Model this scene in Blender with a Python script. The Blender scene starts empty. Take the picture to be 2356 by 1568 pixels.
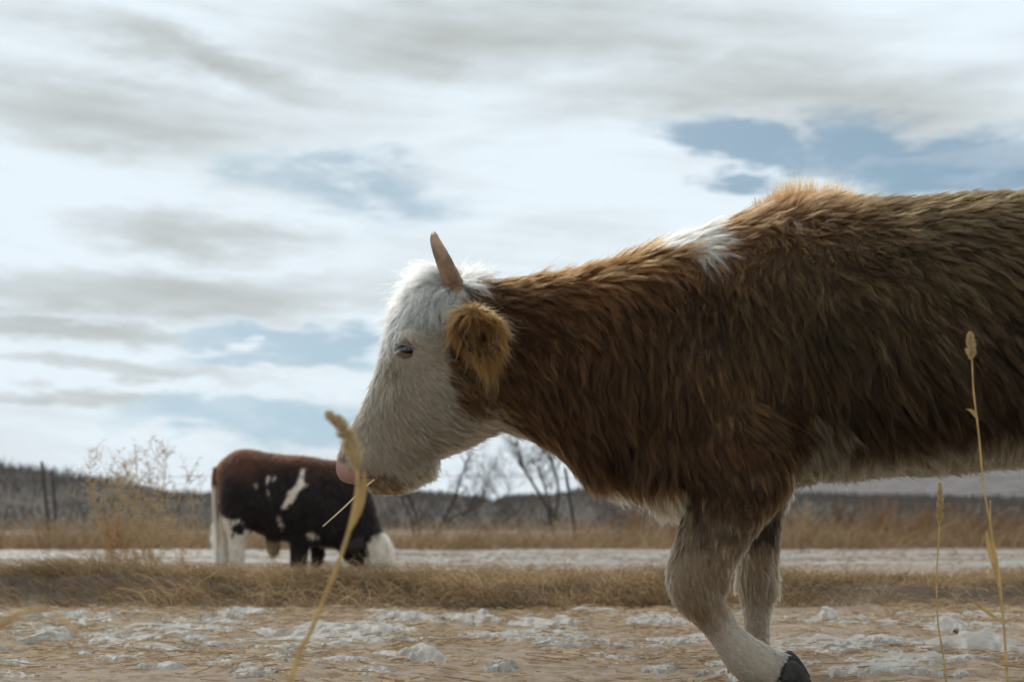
import bpy, bmesh, math, random
import numpy as np
from mathutils import Vector
from mathutils.bvhtree import BVHTree

# ------------------------------------------------------------------ camera
F = 3142.0                 # focal length in photo units (photo taken as 2356 x 1568)
UC, VH = 1178.0, 1215.0    # optical axis column and horizon row
ZC = 0.41                  # camera height above the ground
Y0 = 3.7                   # distance of the near cow's spine
scene = bpy.context.scene
col = scene.collection
cam_d = bpy.data.cameras.new('camera')
cam = bpy.data.objects.new('camera', cam_d); col.objects.link(cam)
cam.location = (0, 0, ZC); cam.rotation_euler = (math.radians(90), 0, 0)
cam_d.sensor_fit = 'HORIZONTAL'; cam_d.sensor_width = 50 * 2356 / F; cam_d.lens = 50
cam_d.shift_y = (VH - 784) / 2356
cam_d.clip_start = 0.05; cam_d.clip_end = 20000
cam_d.dof.use_dof = True; cam_d.dof.focus_distance = 3.45; cam_d.dof.aperture_fstop = 4.0
scene.camera = cam
scene.view_settings.view_transform = 'Standard'; scene.view_settings.look = 'None'
scene.view_settings.exposure = 0.0; scene.view_settings.gamma = 1.0
scene.cycles.use_denoising = True
scene.cycles.max_bounces = 8; scene.cycles.diffuse_bounces = 4; scene.cycles.glossy_bounces = 4
scene.cycles.transmission_bounces = 8; scene.cycles.transparent_max_bounces = 8
scene.cycles.volume_bounces = 1
scene.cycles.sample_clamp_indirect = 6

# ------------------------------------------------------------------ node helpers
class NT:
    def __init__(s, tree):
        s.t = tree; s.n = tree.nodes; s.l = tree.links
    def new(s, kind, **kw):
        n = s.n.new(kind)
        for k, v in kw.items(): setattr(n, k, v)
        return n
    def put(s, sock, v):
        if hasattr(v, 'links') or hasattr(v, 'is_linked'): s.l.new(v, sock)
        else: sock.default_value = v
    def math(s, op, a, b=None, c=None, clamp=False):
        n = s.new('ShaderNodeMath', operation=op, use_clamp=clamp)
        for i, v in enumerate((a, b, c)):
            if v is not None: s.put(n.inputs[i], v)
        return n.outputs[0]
    def vmath(s, op, a, b=None):
        n = s.new('ShaderNodeVectorMath', operation=op)
        s.put(n.inputs[0], a)
        if b is not None: s.put(n.inputs[1], b)
        return n.outputs['Value'] if op in ('LENGTH', 'DOT_PRODUCT') else n.outputs[0]
    def mixc(s, f, a, b, mode='MIX'):
        n = s.new('ShaderNodeMix', data_type='RGBA', blend_type=mode)
        s.put(n.inputs[0], f); s.put(n.inputs[6], a); s.put(n.inputs[7], b)
        return n.outputs[2]
    def noise(s, vec, scale, detail=4, rough=0.5, dist=0.0):
        n = s.new('ShaderNodeTexNoise'); n.inputs['Scale'].default_value = scale
        n.inputs['Detail'].default_value = detail; n.inputs['Roughness'].default_value = rough
        n.inputs['Distortion'].default_value = dist
        if vec is not None: s.l.new(vec, n.inputs['Vector'])
        return n
    def ramp(s, f, stops):
        n = s.new('ShaderNodeValToRGB'); e = n.color_ramp.elements
        while len(e) < len(stops): e.new(0.5)
        for el, (p, c) in zip(e, stops): el.position = p; el.color = (*c, 1)
        s.l.new(f, n.inputs[0]); return n.outputs[0]
    def smooth(s, x, a, b, to0=0.0, to1=1.0):
        n = s.new('ShaderNodeMapRange', interpolation_type='SMOOTHSTEP')
        s.put(n.inputs[0], x); n.inputs[1].default_value = a; n.inputs[2].default_value = b
        n.inputs[3].default_value = to0; n.inputs[4].default_value = to1
        return n.outputs[0]

# ------------------------------------------------------------------ sky and sun
SUN_EL, SUN_AZ = math.radians(48), math.radians(-25)     # azimuth measured from +Y (away from camera) towards +X
world = bpy.data.worlds.new('World'); world.cycles.sampling_method = 'NONE'; scene.world = world; world.use_nodes = True
W = NT(world.node_tree); W.n.clear()
tc = W.new('ShaderNodeTexCoord').outputs['Generated']
sep = W.new('ShaderNodeSeparateXYZ'); W.l.new(tc, sep.inputs[0])
sky = W.new('ShaderNodeTexSky', sky_type='NISHITA', sun_disc=False)
sky.sun_elevation = SUN_EL; sky.sun_rotation = SUN_AZ; sky.air_density = 1.0; sky.dust_density = 0.6; sky.ozone_density = 1.0
hi = W.new('ShaderNodeVectorMath', operation='NORMALIZE'); W.l.new(W.vmath('ADD', tc, (0, 0, 0.3)), hi.inputs[0]); W.l.new(hi.outputs[0], sky.inputs[0])
ysafe = W.math('MAXIMUM', sep.outputs[1], 0.02)
az = W.math('DIVIDE', sep.outputs[0], ysafe); el = W.math('DIVIDE', sep.outputs[2], ysafe)
comb = W.new('ShaderNodeCombineXYZ'); W.l.new(az, comb.inputs[0]); W.l.new(el, comb.inputs[1])
qc = W.new('ShaderNodeCombineXYZ'); W.l.new(sep.outputs[0], qc.inputs[0]); W.l.new(sep.outputs[1], qc.inputs[1])
W.l.new(W.math('MULTIPLY', sep.outputs[2], 3.6), qc.inputs[2]); q = qc.outputs[0]
wn = W.noise(q, 5.0, 5, 0.55)
warp = W.vmath('MULTIPLY', W.vmath('SUBTRACT', wn.outputs['Color'], (0.5, 0.5, 0.5)), (0.13, 0.07, 0.0))
warpb = W.vmath('MULTIPLY', W.vmath('SUBTRACT', W.noise(q, 26.0, 5, 0.6).outputs['Color'], (0.5, 0.5, 0.5)), (0.075, 0.032, 0.0))
P = W.vmath('ADD', W.vmath('ADD', comb.outputs[0], warp), warpb)
def blob(u, v, ru, rv, slope=0.0, soft=0.36, src=None):
    """soft elliptical cloud gap / bank at a sky direction"""
    d = W.vmath('SUBTRACT', src or P, ((u - UC) / F, (VH - v) / F, 0))
    if slope:
        s_ = W.new('ShaderNodeSeparateXYZ'); W.l.new(d, s_.inputs[0])
        c_ = W.new('ShaderNodeCombineXYZ'); W.l.new(s_.outputs[0], c_.inputs[0])
        W.l.new(W.math('ADD', s_.outputs[1], W.math('MULTIPLY', s_.outputs[0], slope)), c_.inputs[1]); d = c_.outputs[0]
    d = W.vmath('MULTIPLY', d, (F / ru, F / rv, 0))
    return W.smooth(W.vmath('LENGTH', d), 1.0 + soft, 1.0 - soft)
def total(lst):
    a = lst[0]
    for b in lst[1:]: a = W.math('MAXIMUM', a, b)
    return a
gaps = total([blob(1965, 322, 140, 62), blob(1790, 352, 240, 52, 0.10), blob(2180, 385, 300, 95, 0.08), blob(1705, 438, 70, 28, 0, .6),
              blob(560, 778, 230, 42, 0.05), blob(745, 812, 140, 46), blob(620, 838, 240, 22), blob(560, 965, 270, 42), blob(720, 1000, 190, 50, -0.05)])
haze_gap = W.math('MULTIPLY', total([blob(830, 425, 230, 78, 0.12, .55), blob(610, 400, 110, 50, 0.1, .7)]),
                  W.smooth(W.noise(q, 22.0, 6, 0.62, 0.3).outputs[0], 0.34, 0.56, 0.30, 1.0))
gap = W.math('MAXIMUM', gaps, haze_gap)
# wisps of cloud drifting across the gaps and streaks of shade in the banks
wisp = W.smooth(W.noise(q, 13.0, 6, 0.6, 0.4).outputs[0], 0.47, 0.66)
gap = W.math('MULTIPLY', gap, W.math('SUBTRACT', 1.0, W.math('MULTIPLY', wisp, 0.22)))
gap = W.math('MULTIPLY', gap, W.math('SUBTRACT', 1.0, blob(545, 790, 40, 15, 0, .5)))
shade = W.smooth(W.noise(q, 4.2, 5, 0.5, 0.5).outputs[0], 0.40, 0.66)
fine = W.smooth(W.noise(q, 11.0, 5, 0.55, 0.3).outputs[0], 0.3, 0.7)
banks = total([blob(170, 245, 330, 85, 0.1, .7), blob(450, 110, 260, 45, .25, .8), blob(440, 545, 260, 45, 0.12, .8), blob(330, 670, 480, 48, 0.05, .7),
               blob(1480, 90, 260, 70, 0.25, .9), blob(1750, 215, 420, 90, 0.08, .9), blob(150, 750, 260, 30, 0.1, .7), blob(1250, 60, 500, 90, 0, .9), blob(250, 860, 300, 20, 0.08, .7), blob(200, 935, 260, 18, 0.05, .7)])
sh = W.math('ADD', W.math('MULTIPLY', banks, 0.72), W.math('MULTIPLY', shade, 0.26), clamp=True)
q2c = W.new('ShaderNodeCombineXYZ'); W.l.new(sep.outputs[0], q2c.inputs[0]); W.l.new(sep.outputs[1], q2c.inputs[1]); W.l.new(W.math('ADD', W.math('MULTIPLY', sep.outputs[2], 11.0), W.math('MULTIPLY', sep.outputs[0], 1.1)), q2c.inputs[2])
streak = W.noise(q2c.outputs[0], 5.5, 7, 0.58, 0.25).outputs[0]
puffy = W.noise(q, 15.0, 7, 0.62, 0.2).outputs[0]
sh = W.math('ADD', sh, W.math('MULTIPLY', W.math('SUBTRACT', fine, 0.5), 0.10))
sh = W.math('ADD', sh, W.math('MULTIPLY', W.math('SUBTRACT', streak, 0.5), 0.75))
sh = W.math('ADD', sh, W.math('MULTIPLY', W.math('SUBTRACT', puffy, 0.5), 0.35), clamp=True)
cloud = W.mixc(sh, (0.83, 0.93, 1.0, 1), (0.49, 0.525, 0.52, 1))
blue = W.mixc(1.0, sky.outputs[0], (0.113, 0.118, 0.097, 1), 'MULTIPLY')
skycol = W.mixc(gap, cloud, blue)
bg = W.new('ShaderNodeBackground'); W.l.new(skycol, bg.inputs[0]); bg.inputs[1].default_value = 1.0
W.l.new(bg.outputs[0], W.new('ShaderNodeOutputWorld').inputs[0])

sun_d = bpy.data.lights.new('sun', 'SUN'); sun_d.energy = 1.5; sun_d.angle = math.radians(14); sun_d.color = (1.0, 0.95, 0.87)
sun = bpy.data.objects.new('sun', sun_d); col.objects.link(sun)
sdir = Vector((math.sin(SUN_AZ) * math.cos(SUN_EL), math.cos(SUN_AZ) * math.cos(SUN_EL), math.sin(SUN_EL)))
sun.rotation_euler = (-sdir).to_track_quat('-Z', 'Y').to_euler()

# ------------------------------------------------------------------ general helpers
rng = np.random.default_rng(7)
def px(u, v, Y=Y0):
    return np.array(((u - UC) * Y / F, Y, ZC + (VH - v) * Y / F))
def tag(o, label=None, cat=None, group=None, kind=None):
    if label: o['label'] = label
    if cat: o['category'] = cat
    if group: o['group'] = group
    if kind: o['kind'] = kind
    return o
def empty(name, loc=(0, 0, 0)):
    o = bpy.data.objects.new(name, None); col.objects.link(o); o.location = loc; return o
def link(name, data, parent=None, mat=None):
    o = bpy.data.objects.new(name, data); col.objects.link(o)
    if mat is not None: data.materials.append(mat)
    if parent is not None:
        o.parent = parent; o.matrix_parent_inverse.translation = -Vector(world_loc(parent))
    return o
def world_loc(o):
    return Vector(o.location) if o.parent is None else Vector((0, 0, 0))
def mesh_np(name, V, faces, smooth=True):
    me = bpy.data.meshes.new(name)
    me.from_pydata([tuple(map(float, v)) for v in V], [], faces)
    if smooth: me.polygons.foreach_set('use_smooth', [True] * len(me.polygons))
    me.update(); return me
def _hash(ix, iy, iz, seed):
    h = (ix.astype(np.int64) * 374761393 + iy.astype(np.int64) * 668265263 + iz.astype(np.int64) * 2147483647 + seed * 974634541) & 0xFFFFFFFF
    h = ((h ^ (h >> 13)) * 1274126177) & 0xFFFFFFFF
    return ((h ^ (h >> 16)) & 0xFFFFFF) / float(0xFFFFFF)
def vnoise(p, seed=0):
    p = np.asarray(p, float); i = np.floor(p); f = p - i; f = f * f * (3 - 2 * f); i = i.astype(np.int64)
    out = 0
    for dx in (0, 1):
        for dy in (0, 1):
            for dz in (0, 1):
                w = (f[..., 0] if dx else 1 - f[..., 0]) * (f[..., 1] if dy else 1 - f[..., 1]) * (f[..., 2] if dz else 1 - f[..., 2])
                out = out + w * _hash(i[..., 0] + dx, i[..., 1] + dy, i[..., 2] + dz, seed)
    return out
def fbm(p, seed=0, oct=4):
    s, a, t = 0, 1.0, 0
    p = np.asarray(p, float)
    for k in range(oct): s = s + a * vnoise(p * 2 ** k, seed + k); t += a; a *= 0.5
    return s / t
def p2(x, y, s=1.0): return np.stack([np.asarray(x) * s, np.asarray(y) * s, np.zeros_like(np.asarray(x, float))], -1)
def sstep(x, a, b):
    t = np.clip((x - a) / (b - a), 0, 1); return t * t * (3 - 2 * t)
def unit(v): return v / np.maximum(np.linalg.norm(v, axis=-1, keepdims=True), 1e-9)
def in_poly(u, v, poly):
    inside = np.zeros(u.shape, bool); n = len(poly)
    for i in range(n):
        x1, y1 = poly[i]; x2, y2 = poly[(i + 1) % n]
        c = ((y1 > v) != (y2 > v)) & (u < (x2 - x1) * (v - y1) / (y2 - y1 + 1e-9) + x1)
        inside ^= c
    return inside

def tube(path, radii, nseg=8, caps=True):
    path = np.asarray(path, float); n = len(path); radii = np.broadcast_to(np.asarray(radii, float), (n,))
    tang = unit(np.gradient(path, axis=0)); ref = np.array([0.13, 0.97, 0.21]); V = []
    for k in range(n):
        a = np.cross(tang[k], ref); a /= np.linalg.norm(a) + 1e-9; b = np.cross(tang[k], a)
        for j in range(nseg):
            t = 2 * math.pi * j / nseg; V.append(path[k] + radii[k] * (math.cos(t) * a + math.sin(t) * b))
    fs = [(k * nseg + j, k * nseg + (j + 1) % nseg, (k + 1) * nseg + (j + 1) % nseg, (k + 1) * nseg + j) for k in range(n - 1) for j in range(nseg)]
    if caps: fs += [tuple(range(nseg))[::-1], tuple((n - 1) * nseg + j for j in range(nseg))]
    return V, fs
def merge(parts):
    V, fs = [], []
    for v, f in parts:
        o = len(V); V += list(v); fs += [tuple(i + o for i in ff) for ff in f]
    return V, fs
def spline(pts, n):
    pts = np.asarray(pts, float); m = len(pts)
    P_ = np.vstack([2 * pts[0] - pts[1], pts, 2 * pts[-1] - pts[-2]])
    t = np.linspace(0, m - 1 - 1e-6, n); i = t.astype(int); f = (t - i)[:, None]
    a, b, c, d = P_[i], P_[i + 1], P_[i + 2], P_[i + 3]
    return 0.5 * (2 * b + (c - a) * f + (2 * a - 5 * b + 4 * c - d) * f ** 2 + (3 * b - a - 3 * c + d) * f ** 3)

def strands(name, pts, radius, colours, mat, parent=None):
    """pts (n,k,3) world positions -> hair curves object with per-strand colour"""
    n, k, _ = pts.shape
    hc = bpy.data.hair_curves.new(name)
    hc.add_curves([k] * n)
    hc.attributes['position'].data.foreach_set('vector', np.ascontiguousarray(pts, np.float32).ravel())
    ra = hc.attributes.get('radius') or hc.attributes.new('radius', 'FLOAT', 'POINT')
    ra.data.foreach_set('value', np.ascontiguousarray(np.broadcast_to(radius, (n, k)), np.float32).ravel())
    ca = hc.attributes.new('col', 'FLOAT_COLOR', 'CURVE')
    c4 = np.ones((n, 4), np.float32); c4[:, :3] = np.clip(colours, 0, 1)
    ca.data.foreach_set('color', c4.ravel())
    return link(name, hc, parent, mat)

# ------------------------------------------------------------------ materials
def material(name):
    m = bpy.data.materials.new(name); m.use_nodes = True; t = NT(m.node_tree); t.n.clear()
    out = t.new('ShaderNodeOutputMaterial'); return m, t, out
def principled(name, base, rough=0.8, noise_scale=None, noise_amt=0.3, bump=0.0, attr=None, spec=0.3):
    m, t, out = material(name); b = t.new('ShaderNodeBsdfPrincipled')
    b.inputs['Roughness'].default_value = rough; b.inputs['Specular IOR Level'].default_value = spec
    c = (*base, 1)
    if attr:
        a = t.new('ShaderNodeAttribute', attribute_name=attr); c = a.outputs['Color']
    if noise_scale:
        co = t.new('ShaderNodeTexCoord').outputs['Object']; nz = t.noise(co, noise_scale, 6, 0.6)
        f = t.smooth(nz.outputs[0], 0.3, 0.7, 1 - noise_amt, 1 + noise_amt)
        vm = t.new('ShaderNodeVectorMath', operation='SCALE'); t.put(vm.inputs[0], c if attr else (base[0], base[1], base[2])); t.l.new(f, vm.inputs['Scale'])
        c = vm.outputs[0]
        if bump:
            bp = t.new('ShaderNodeBump'); bp.inputs['Strength'].default_value = bump; bp.inputs['Distance'].default_value = 0.01
            t.l.new(nz.outputs[0], bp.inputs['Height']); t.l.new(bp.outputs[0], b.inputs['Normal'])
    t.put(b.inputs['Base Color'], c); t.l.new(b.outputs[0], out.inputs[0]); return m
def hair_mat(name, rough=0.45, radial=0.5):
    m, t, out = material(name); h = t.new('ShaderNodeBsdfHairPrincipled')
    h.parametrization = 'COLOR'
    a = t.new('ShaderNodeAttribute', attribute_name='col'); t.l.new(a.outputs['Color'], h.inputs['Color'])
    h.inputs['Roughness'].default_value = rough; h.inputs['Radial Roughness'].default_value = radial
    h.inputs['IOR'].default_value = 1.25
    t.l.new(h.outputs[0], out.inputs[0]); return m
def blade_mat(name, trans=0.35):
    m, t, out = material(name)
    a = t.new('ShaderNodeAttribute', attribute_name='col').outputs['Color']
    d = t.new('ShaderNodeBsdfDiffuse'); tr = t.new('ShaderNodeBsdfTranslucent'); t.l.new(a, d.inputs[0]); t.l.new(a, tr.inputs[0])
    mx = t.new('ShaderNodeMixShader'); mx.inputs[0].default_value = trans
    t.l.new(d.outputs[0], mx.inputs[1]); t.l.new(tr.outputs[0], mx.inputs[2]); t.l.new(mx.outputs[0], out.inputs[0]); return m

M_fur = hair_mat('coat_hair'); M_blade = blade_mat('dry_blades')
M_skin = principled('hide', (0.2, 0.1, 0.05), 0.75, attr='hide', spec=0.25)
M_muzzle = principled('moist_muzzle', (0.5, 0.28, 0.24), 0.28, 40, 0.18, 0.25, spec=0.5)
M_horn = principled('horn_keratin', (0.25, 0.155, 0.09), 0.5, 22, 0.45, 0.35, spec=0.3)
M_hoof = principled('hoof_keratin', (0.042, 0.038, 0.034), 0.7, 30, 0.5, 0.4, spec=0.15)
M_dew = principled('dewclaw_horn', (0.07, 0.055, 0.043), 0.8, 60, 0.4, 0.3, spec=0.1)
M_eye = principled('eye_wet', (0.006, 0.0045, 0.004), 0.12, spec=0.3)
M_lid = principled('eyelid_skin', (0.15, 0.098, 0.072), 0.45, 60, 0.25)
M_stem = principled('straw_stem', (0.42, 0.27, 0.10), 0.6, 30, 0.3)
M_bark = principled('bare_bark', (0.07, 0.055, 0.045), 0.9, 8, 0.35)
M_post = principled('weathered_post', (0.05, 0.045, 0.04), 0.9, 9, 0.4)
M_wire = principled('fence_wire', (0.12, 0.12, 0.12), 0.5)
M_wood = blade_mat('bare_wood', 0.1)

# ------------------------------------------------------------------ ground
def bank_h(x):
    return 0.140 + 0.035 * (vnoise(p2(x, 0 * x, 0.6), 5) - 0.5) * 2 - 0.055 * sstep(x, 0.6, 2.2) - 0.035 * np.exp(-((x + 1.15) / .75) ** 2)
def bank_front(x): return 6.95 + 0.35 * (fbm(p2(x, 0 * x, 0.7), 9, 3) - 0.5)
def ground_z(x, y):
    x = np.asarray(x, float); y = np.asarray(y, float)
    f = bank_front(x)
    face = sstep(y, f, f + 0.42 + 0.2 * (fbm(p2(x, y, 3.0), 12, 3) - 0.5)); back = 1 - sstep(y, 8.3, 10.5)
    z = bank_h(x) * face * back * (0.9 + 0.25 * (fbm(p2(x, y, 2.5), 3) - 0.4))
    near = 1 - sstep(y, 10, 40)
    z = z + near * (0.035 * (fbm(p2(x, y, 1.6), 21, 4) - 0.5) + 0.034 * (fbm(p2(x, y, 10.0), 22, 4) - 0.5))
    return z
rows = np.concatenate([np.linspace(-4, 2.8, 14)[:-1], np.linspace(2.8, 9.2, 270)[:-1], np.geomspace(9.2, 60, 90)[:-1], np.geomspace(60, 2400, 34)])
cols = np.linspace(-1, 1, 330); cols = np.sign(cols) * (0.55 * np.abs(cols) + 0.45 * np.abs(cols) ** 3)
YY, TT = np.meshgrid(rows, cols, indexing='ij'); XX = TT * (5.5 + 0.9 * np.maximum(YY, 0))
ZZ = ground_z(XX, YY)
nr, nc = XX.shape
gV = np.stack([XX, YY, ZZ], -1).reshape(-1, 3)
idx = np.arange(nr * nc).reshape(nr, nc)
gF = np.stack([idx[:-1, :-1], idx[:-1, 1:], idx[1:, 1:], idx[1:, :-1]], -1).reshape(-1, 4)
gm = bpy.data.meshes.new('ground')
gm.vertices.add(len(gV)); gm.vertices.foreach_set('co', gV.astype(np.float32).ravel())
gm.loops.add(gF.size); gm.loops.foreach_set('vertex_index', gF.astype(np.int32).ravel())
gm.polygons.add(len(gF)); gm.polygons.foreach_set('loop_start', np.arange(0, gF.size, 4, dtype=np.int32))
gm.polygons.foreach_set('use_smooth', np.ones(len(gF), bool)); gm.update(calc_edges=True)
m, t, out = material('dry_field_soil')
co = t.new('ShaderNodeTexCoord').outputs['Object']; b = t.new('ShaderNodeBsdfPrincipled'); b.inputs['Roughness'].default_value = 0.95; b.inputs['Specular IOR Level'].default_value = 0.1
n1 = t.noise(co, 0.9, 6, 0.6); n2 = t.noise(co, 14, 6, 0.65); n3 = t.noise(co, 90, 4, 0.6)
c = t.ramp(n1.outputs[0], [(0.3, (0.285, 0.218, 0.165)), (0.55, (0.36, 0.28, 0.212)), (0.75, (0.42, 0.33, 0.252))])
c = t.mixc(t.smooth(n2.outputs[0], 0.42, 0.66, 0, 0.75), c, (0.20, 0.14, 0.09, 1))
c = t.mixc(t.smooth(n3.outputs[0], 0.5, 0.72, 0, 0.45), c, (0.48, 0.375, 0.26, 1))
# darker bare loam where the field bank is cut
sp = t.new('ShaderNodeSeparateXYZ'); t.l.new(co, sp.inputs[0])
loam = t.math('MULTIPLY', t.smooth(sp.outputs[1], 6.95, 7.25), t.smooth(sp.outputs[1], 8.8, 7.6))
c = t.mixc(t.math('MULTIPLY', loam, 0.75), c, (0.055, 0.042, 0.032, 1))
t.l.new(c, b.inputs['Base Color'])
bp = t.new('ShaderNodeBump'); bp.inputs['Strength'].default_value = 0.6; bp.inputs['Distance'].default_value = 0.012
t.l.new(t.math('ADD', n2.outputs[0], n3.outputs[0]), bp.inputs['Height']); t.l.new(bp.outputs[0], b.inputs['Normal'])
t.l.new(b.outputs[0], out.inputs[0])
tag(link('ground', gm, None, m), 'bare tan field soil with a low bank running across it', 'ground', kind='structure')

# ------------------------------------------------------------------ far hills
def ridge(name, prof, Y, depth, colr, seed, label, rough=5.0):
    us = np.linspace(-900, 3300, 420); vs = np.interp(us, [p[0] for p in prof], [p[1] for p in prof])
    nrow = 14; V = []
    for r in range(nrow):
        f = r / (nrow - 1); yy = Y - depth * (1 - f); k = math.sin(f * math.pi / 2) ** 1.3
        x = (us - UC) * Y / F; z = (ZC + (VH - vs) * Y / F)
        nz = (fbm(np.stack([us / 130, np.full_like(us, f * 4), 0 * us], -1), seed, 4) - 0.5)
        V.append(np.stack([x, np.full_like(x, yy), z * k * (1 + 0.12 * nz) - 1.5 * (1 - k)], -1))
    V.append(V[-1] + np.array([0, depth * 0.8, -25.0]))
    V = np.array(V); R, C = V.shape[:2]; ii = np.arange(R * C).reshape(R, C)
    fs = np.stack([ii[:-1, :-1], ii[:-1, 1:], ii[1:, 1:], ii[1:, :-1]], -1).reshape(-1, 4).tolist()
    m = principled(name + '_scrub', colr, 0.95, 0.06, 0.45)
    o = link(name, mesh_np(name, V.reshape(-1, 3), fs), None, m)
    tag(o, label, 'hill', kind='structure'); return us, vs, V
prof1 = [(-900, 1050), (0, 1080), (120, 1092), (250, 1108), (330, 1118), (430, 1138), (520, 1146), (700, 1142), (900, 1132), (1000, 1142), (1090, 1152), (1150, 1156), (1210, 1150), (1280, 1140), (1400, 1136), (1600, 1142), (1900, 1150), (2300, 1155), (3300, 1150)]
usA, vsA, VA = ridge('hill', prof1, 600, 330, (0.060, 0.045, 0.032), 31, 'brown wooded hillside across the plain')
prof2 = [(-900, 1190), (1400, 1180), (1700, 1140), (1950, 1090), (2150, 1062), (2400, 1040), (3300, 1000)]
ridge('hill', prof2, 1500, 600, (0.115, 0.096, 0.088), 41, 'pale mauve-grey hill below the brown cow belly')  # mauve-grey base colour has distance haze painted in, besides the haze volume
# leafless woods on the brown hill, one mass
n = 24000
cu = rng.uniform(-200, 2500, n); f = 1 - 0.9 * rng.random(n) ** 1.3
ri = np.clip((f * 13).astype(int), 0, 13); ci = np.clip(((cu + 900) / 4200 * 419).astype(int), 0, 419)
base = VA[ri, ci] + np.stack([rng.uniform(-1, 1, n), rng.uniform(-10, 10, n), np.full(n, -0.6)], -1)
left = sstep(cu, 480, 150)
h = rng.uniform(1.2, 3.0, n) * (1 + 0.9 * left) * (0.5 + vnoise(p2(cu, 0 * cu, 1 / 30.), 3))
tt = np.linspace(0, 1, 4)[None, :, None]
pts = base[:, None, :] + tt * np.stack([rng.normal(0, .25, n) * h, rng.normal(0, .2, n), h], -1)[:, None, :]
cc = np.array([0.074, 0.056, 0.041])[None] * rng.uniform(0.85, 1.15, (n, 1))
tag(strands('bare_woodland', pts, np.array([.16, .14, .10, .04])[None], cc, M_wood), 'fuzzy grey mass of leafless woods on the far hillside', 'woodland', kind='stuff')

# ------------------------------------------------------------------ fur engine
def loft(secs, n=None, nseg=26, egg=0.0, power=2.3):
    """secs rows: u1,v1,u2,v2,half_width,Y  (front/top edge point, rear/bottom edge point)"""
    S = spline(np.array(secs, float), n or len(secs) * 4)
    V = []
    for (u1, v1, u2, v2, w, Y) in S:
        A = px(u1, v1, Y); B = px(u2, v2, Y); c_ = (A + B) / 2; a = (A - B) / 2
        for j in range(nseg):
            th = 2 * math.pi * j / nseg; ct, st = math.cos(th), math.sin(th)
            e = 2 / power; cx = math.copysign(abs(ct) ** e, ct); sx = math.copysign(abs(st) ** e, st)
            V.append(c_ + a * cx + np.array((0, w * sx * (1 - egg * cx), 0)))
    R = len(S)
    fs = [(k * nseg + j, k * nseg + (j + 1) % nseg, (k + 1) * nseg + (j + 1) % nseg, (k + 1) * nseg + j) for k in range(R - 1) for j in range(nseg)]
    fs += [tuple(range(nseg))[::-1], tuple((R - 1) * nseg + j for j in range(nseg))]
    return V, fs
def ellipsoid(c, r, nu=20, nv=12, rot=0.0):
    V, fs = [], []
    for i in range(nv + 1):
        ph = math.pi * i / nv
        for j in range(nu):
            th = 2 * math.pi * j / nu
            x, y, z = r[0] * math.sin(ph) * math.cos(th), r[1] * math.sin(ph) * math.sin(th), r[2] * math.cos(ph)
            V.append(np.array(c) + np.array((x * math.cos(rot) - z * math.sin(rot), y, x * math.sin(rot) + z * math.cos(rot))))
    for i in range(nv):
        for j in range(nu): fs.append((i * nu + j, i * nu + (j + 1) % nu, (i + 1) * nu + (j + 1) % nu, (i + 1) * nu + j))
    return V, fs
def fuse(parts, voxel, smooth_it):
    V, fs = merge(parts)
    me = mesh_np('tmp', V, fs); ob = bpy.data.objects.new('tmp', me); col.objects.link(ob)
    bm = bmesh.new(); bm.from_mesh(me); bmesh.ops.remove_doubles(bm, verts=bm.verts, dist=1e-5); bm.to_mesh(me); bm.free()
    r = ob.modifiers.new('r', 'REMESH'); r.mode = 'VOXEL'; r.voxel_size = voxel; r.use_smooth_shade = True
    s = ob.modifiers.new('s', 'SMOOTH'); s.factor = 0.5; s.iterations = smooth_it
    dg = bpy.context.evaluated_depsgraph_get(); ev = ob.evaluated_get(dg)
    res = bpy.data.meshes.new_from_object(ev); bpy.data.objects.remove(ob); bpy.data.meshes.remove(me)
    return res
def mesh_arrays(me):
    co = np.empty(len(me.vertices) * 3, np.float32); me.vertices.foreach_get('co', co); co = co.reshape(-1, 3).astype(float)
    nn = np.empty(len(me.vertices) * 3, np.float32); me.vertices.foreach_get('normal', nn); nn = nn.reshape(-1, 3).astype(float)
    me.calc_loop_triangles(); tr = np.empty(len(me.loop_triangles) * 3, np.int32); me.loop_triangles.foreach_get('vertices', tr)
    return co, nn, tr.reshape(-1, 3)
def scatter(co, nn, tr, n, weight):
    a, b_, c_ = co[tr[:, 0]], co[tr[:, 1]], co[tr[:, 2]]
    area = np.linalg.norm(np.cross(b_ - a, c_ - a), axis=1) / 2
    w = area * weight((a + b_ + c_) / 3, unit(nn[tr].mean(1))); w /= w.sum()
    k = rng.choice(len(tr), n, p=w); r1 = np.sqrt(rng.random(n)); r2 = rng.random(n)
    bw = np.stack([1 - r1, r1 * (1 - r2), r1 * r2], -1)
    return (co[tr[k]] * bw[:, :, None]).sum(1), unit((nn[tr[k]] * bw[:, :, None]).sum(1))
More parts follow.
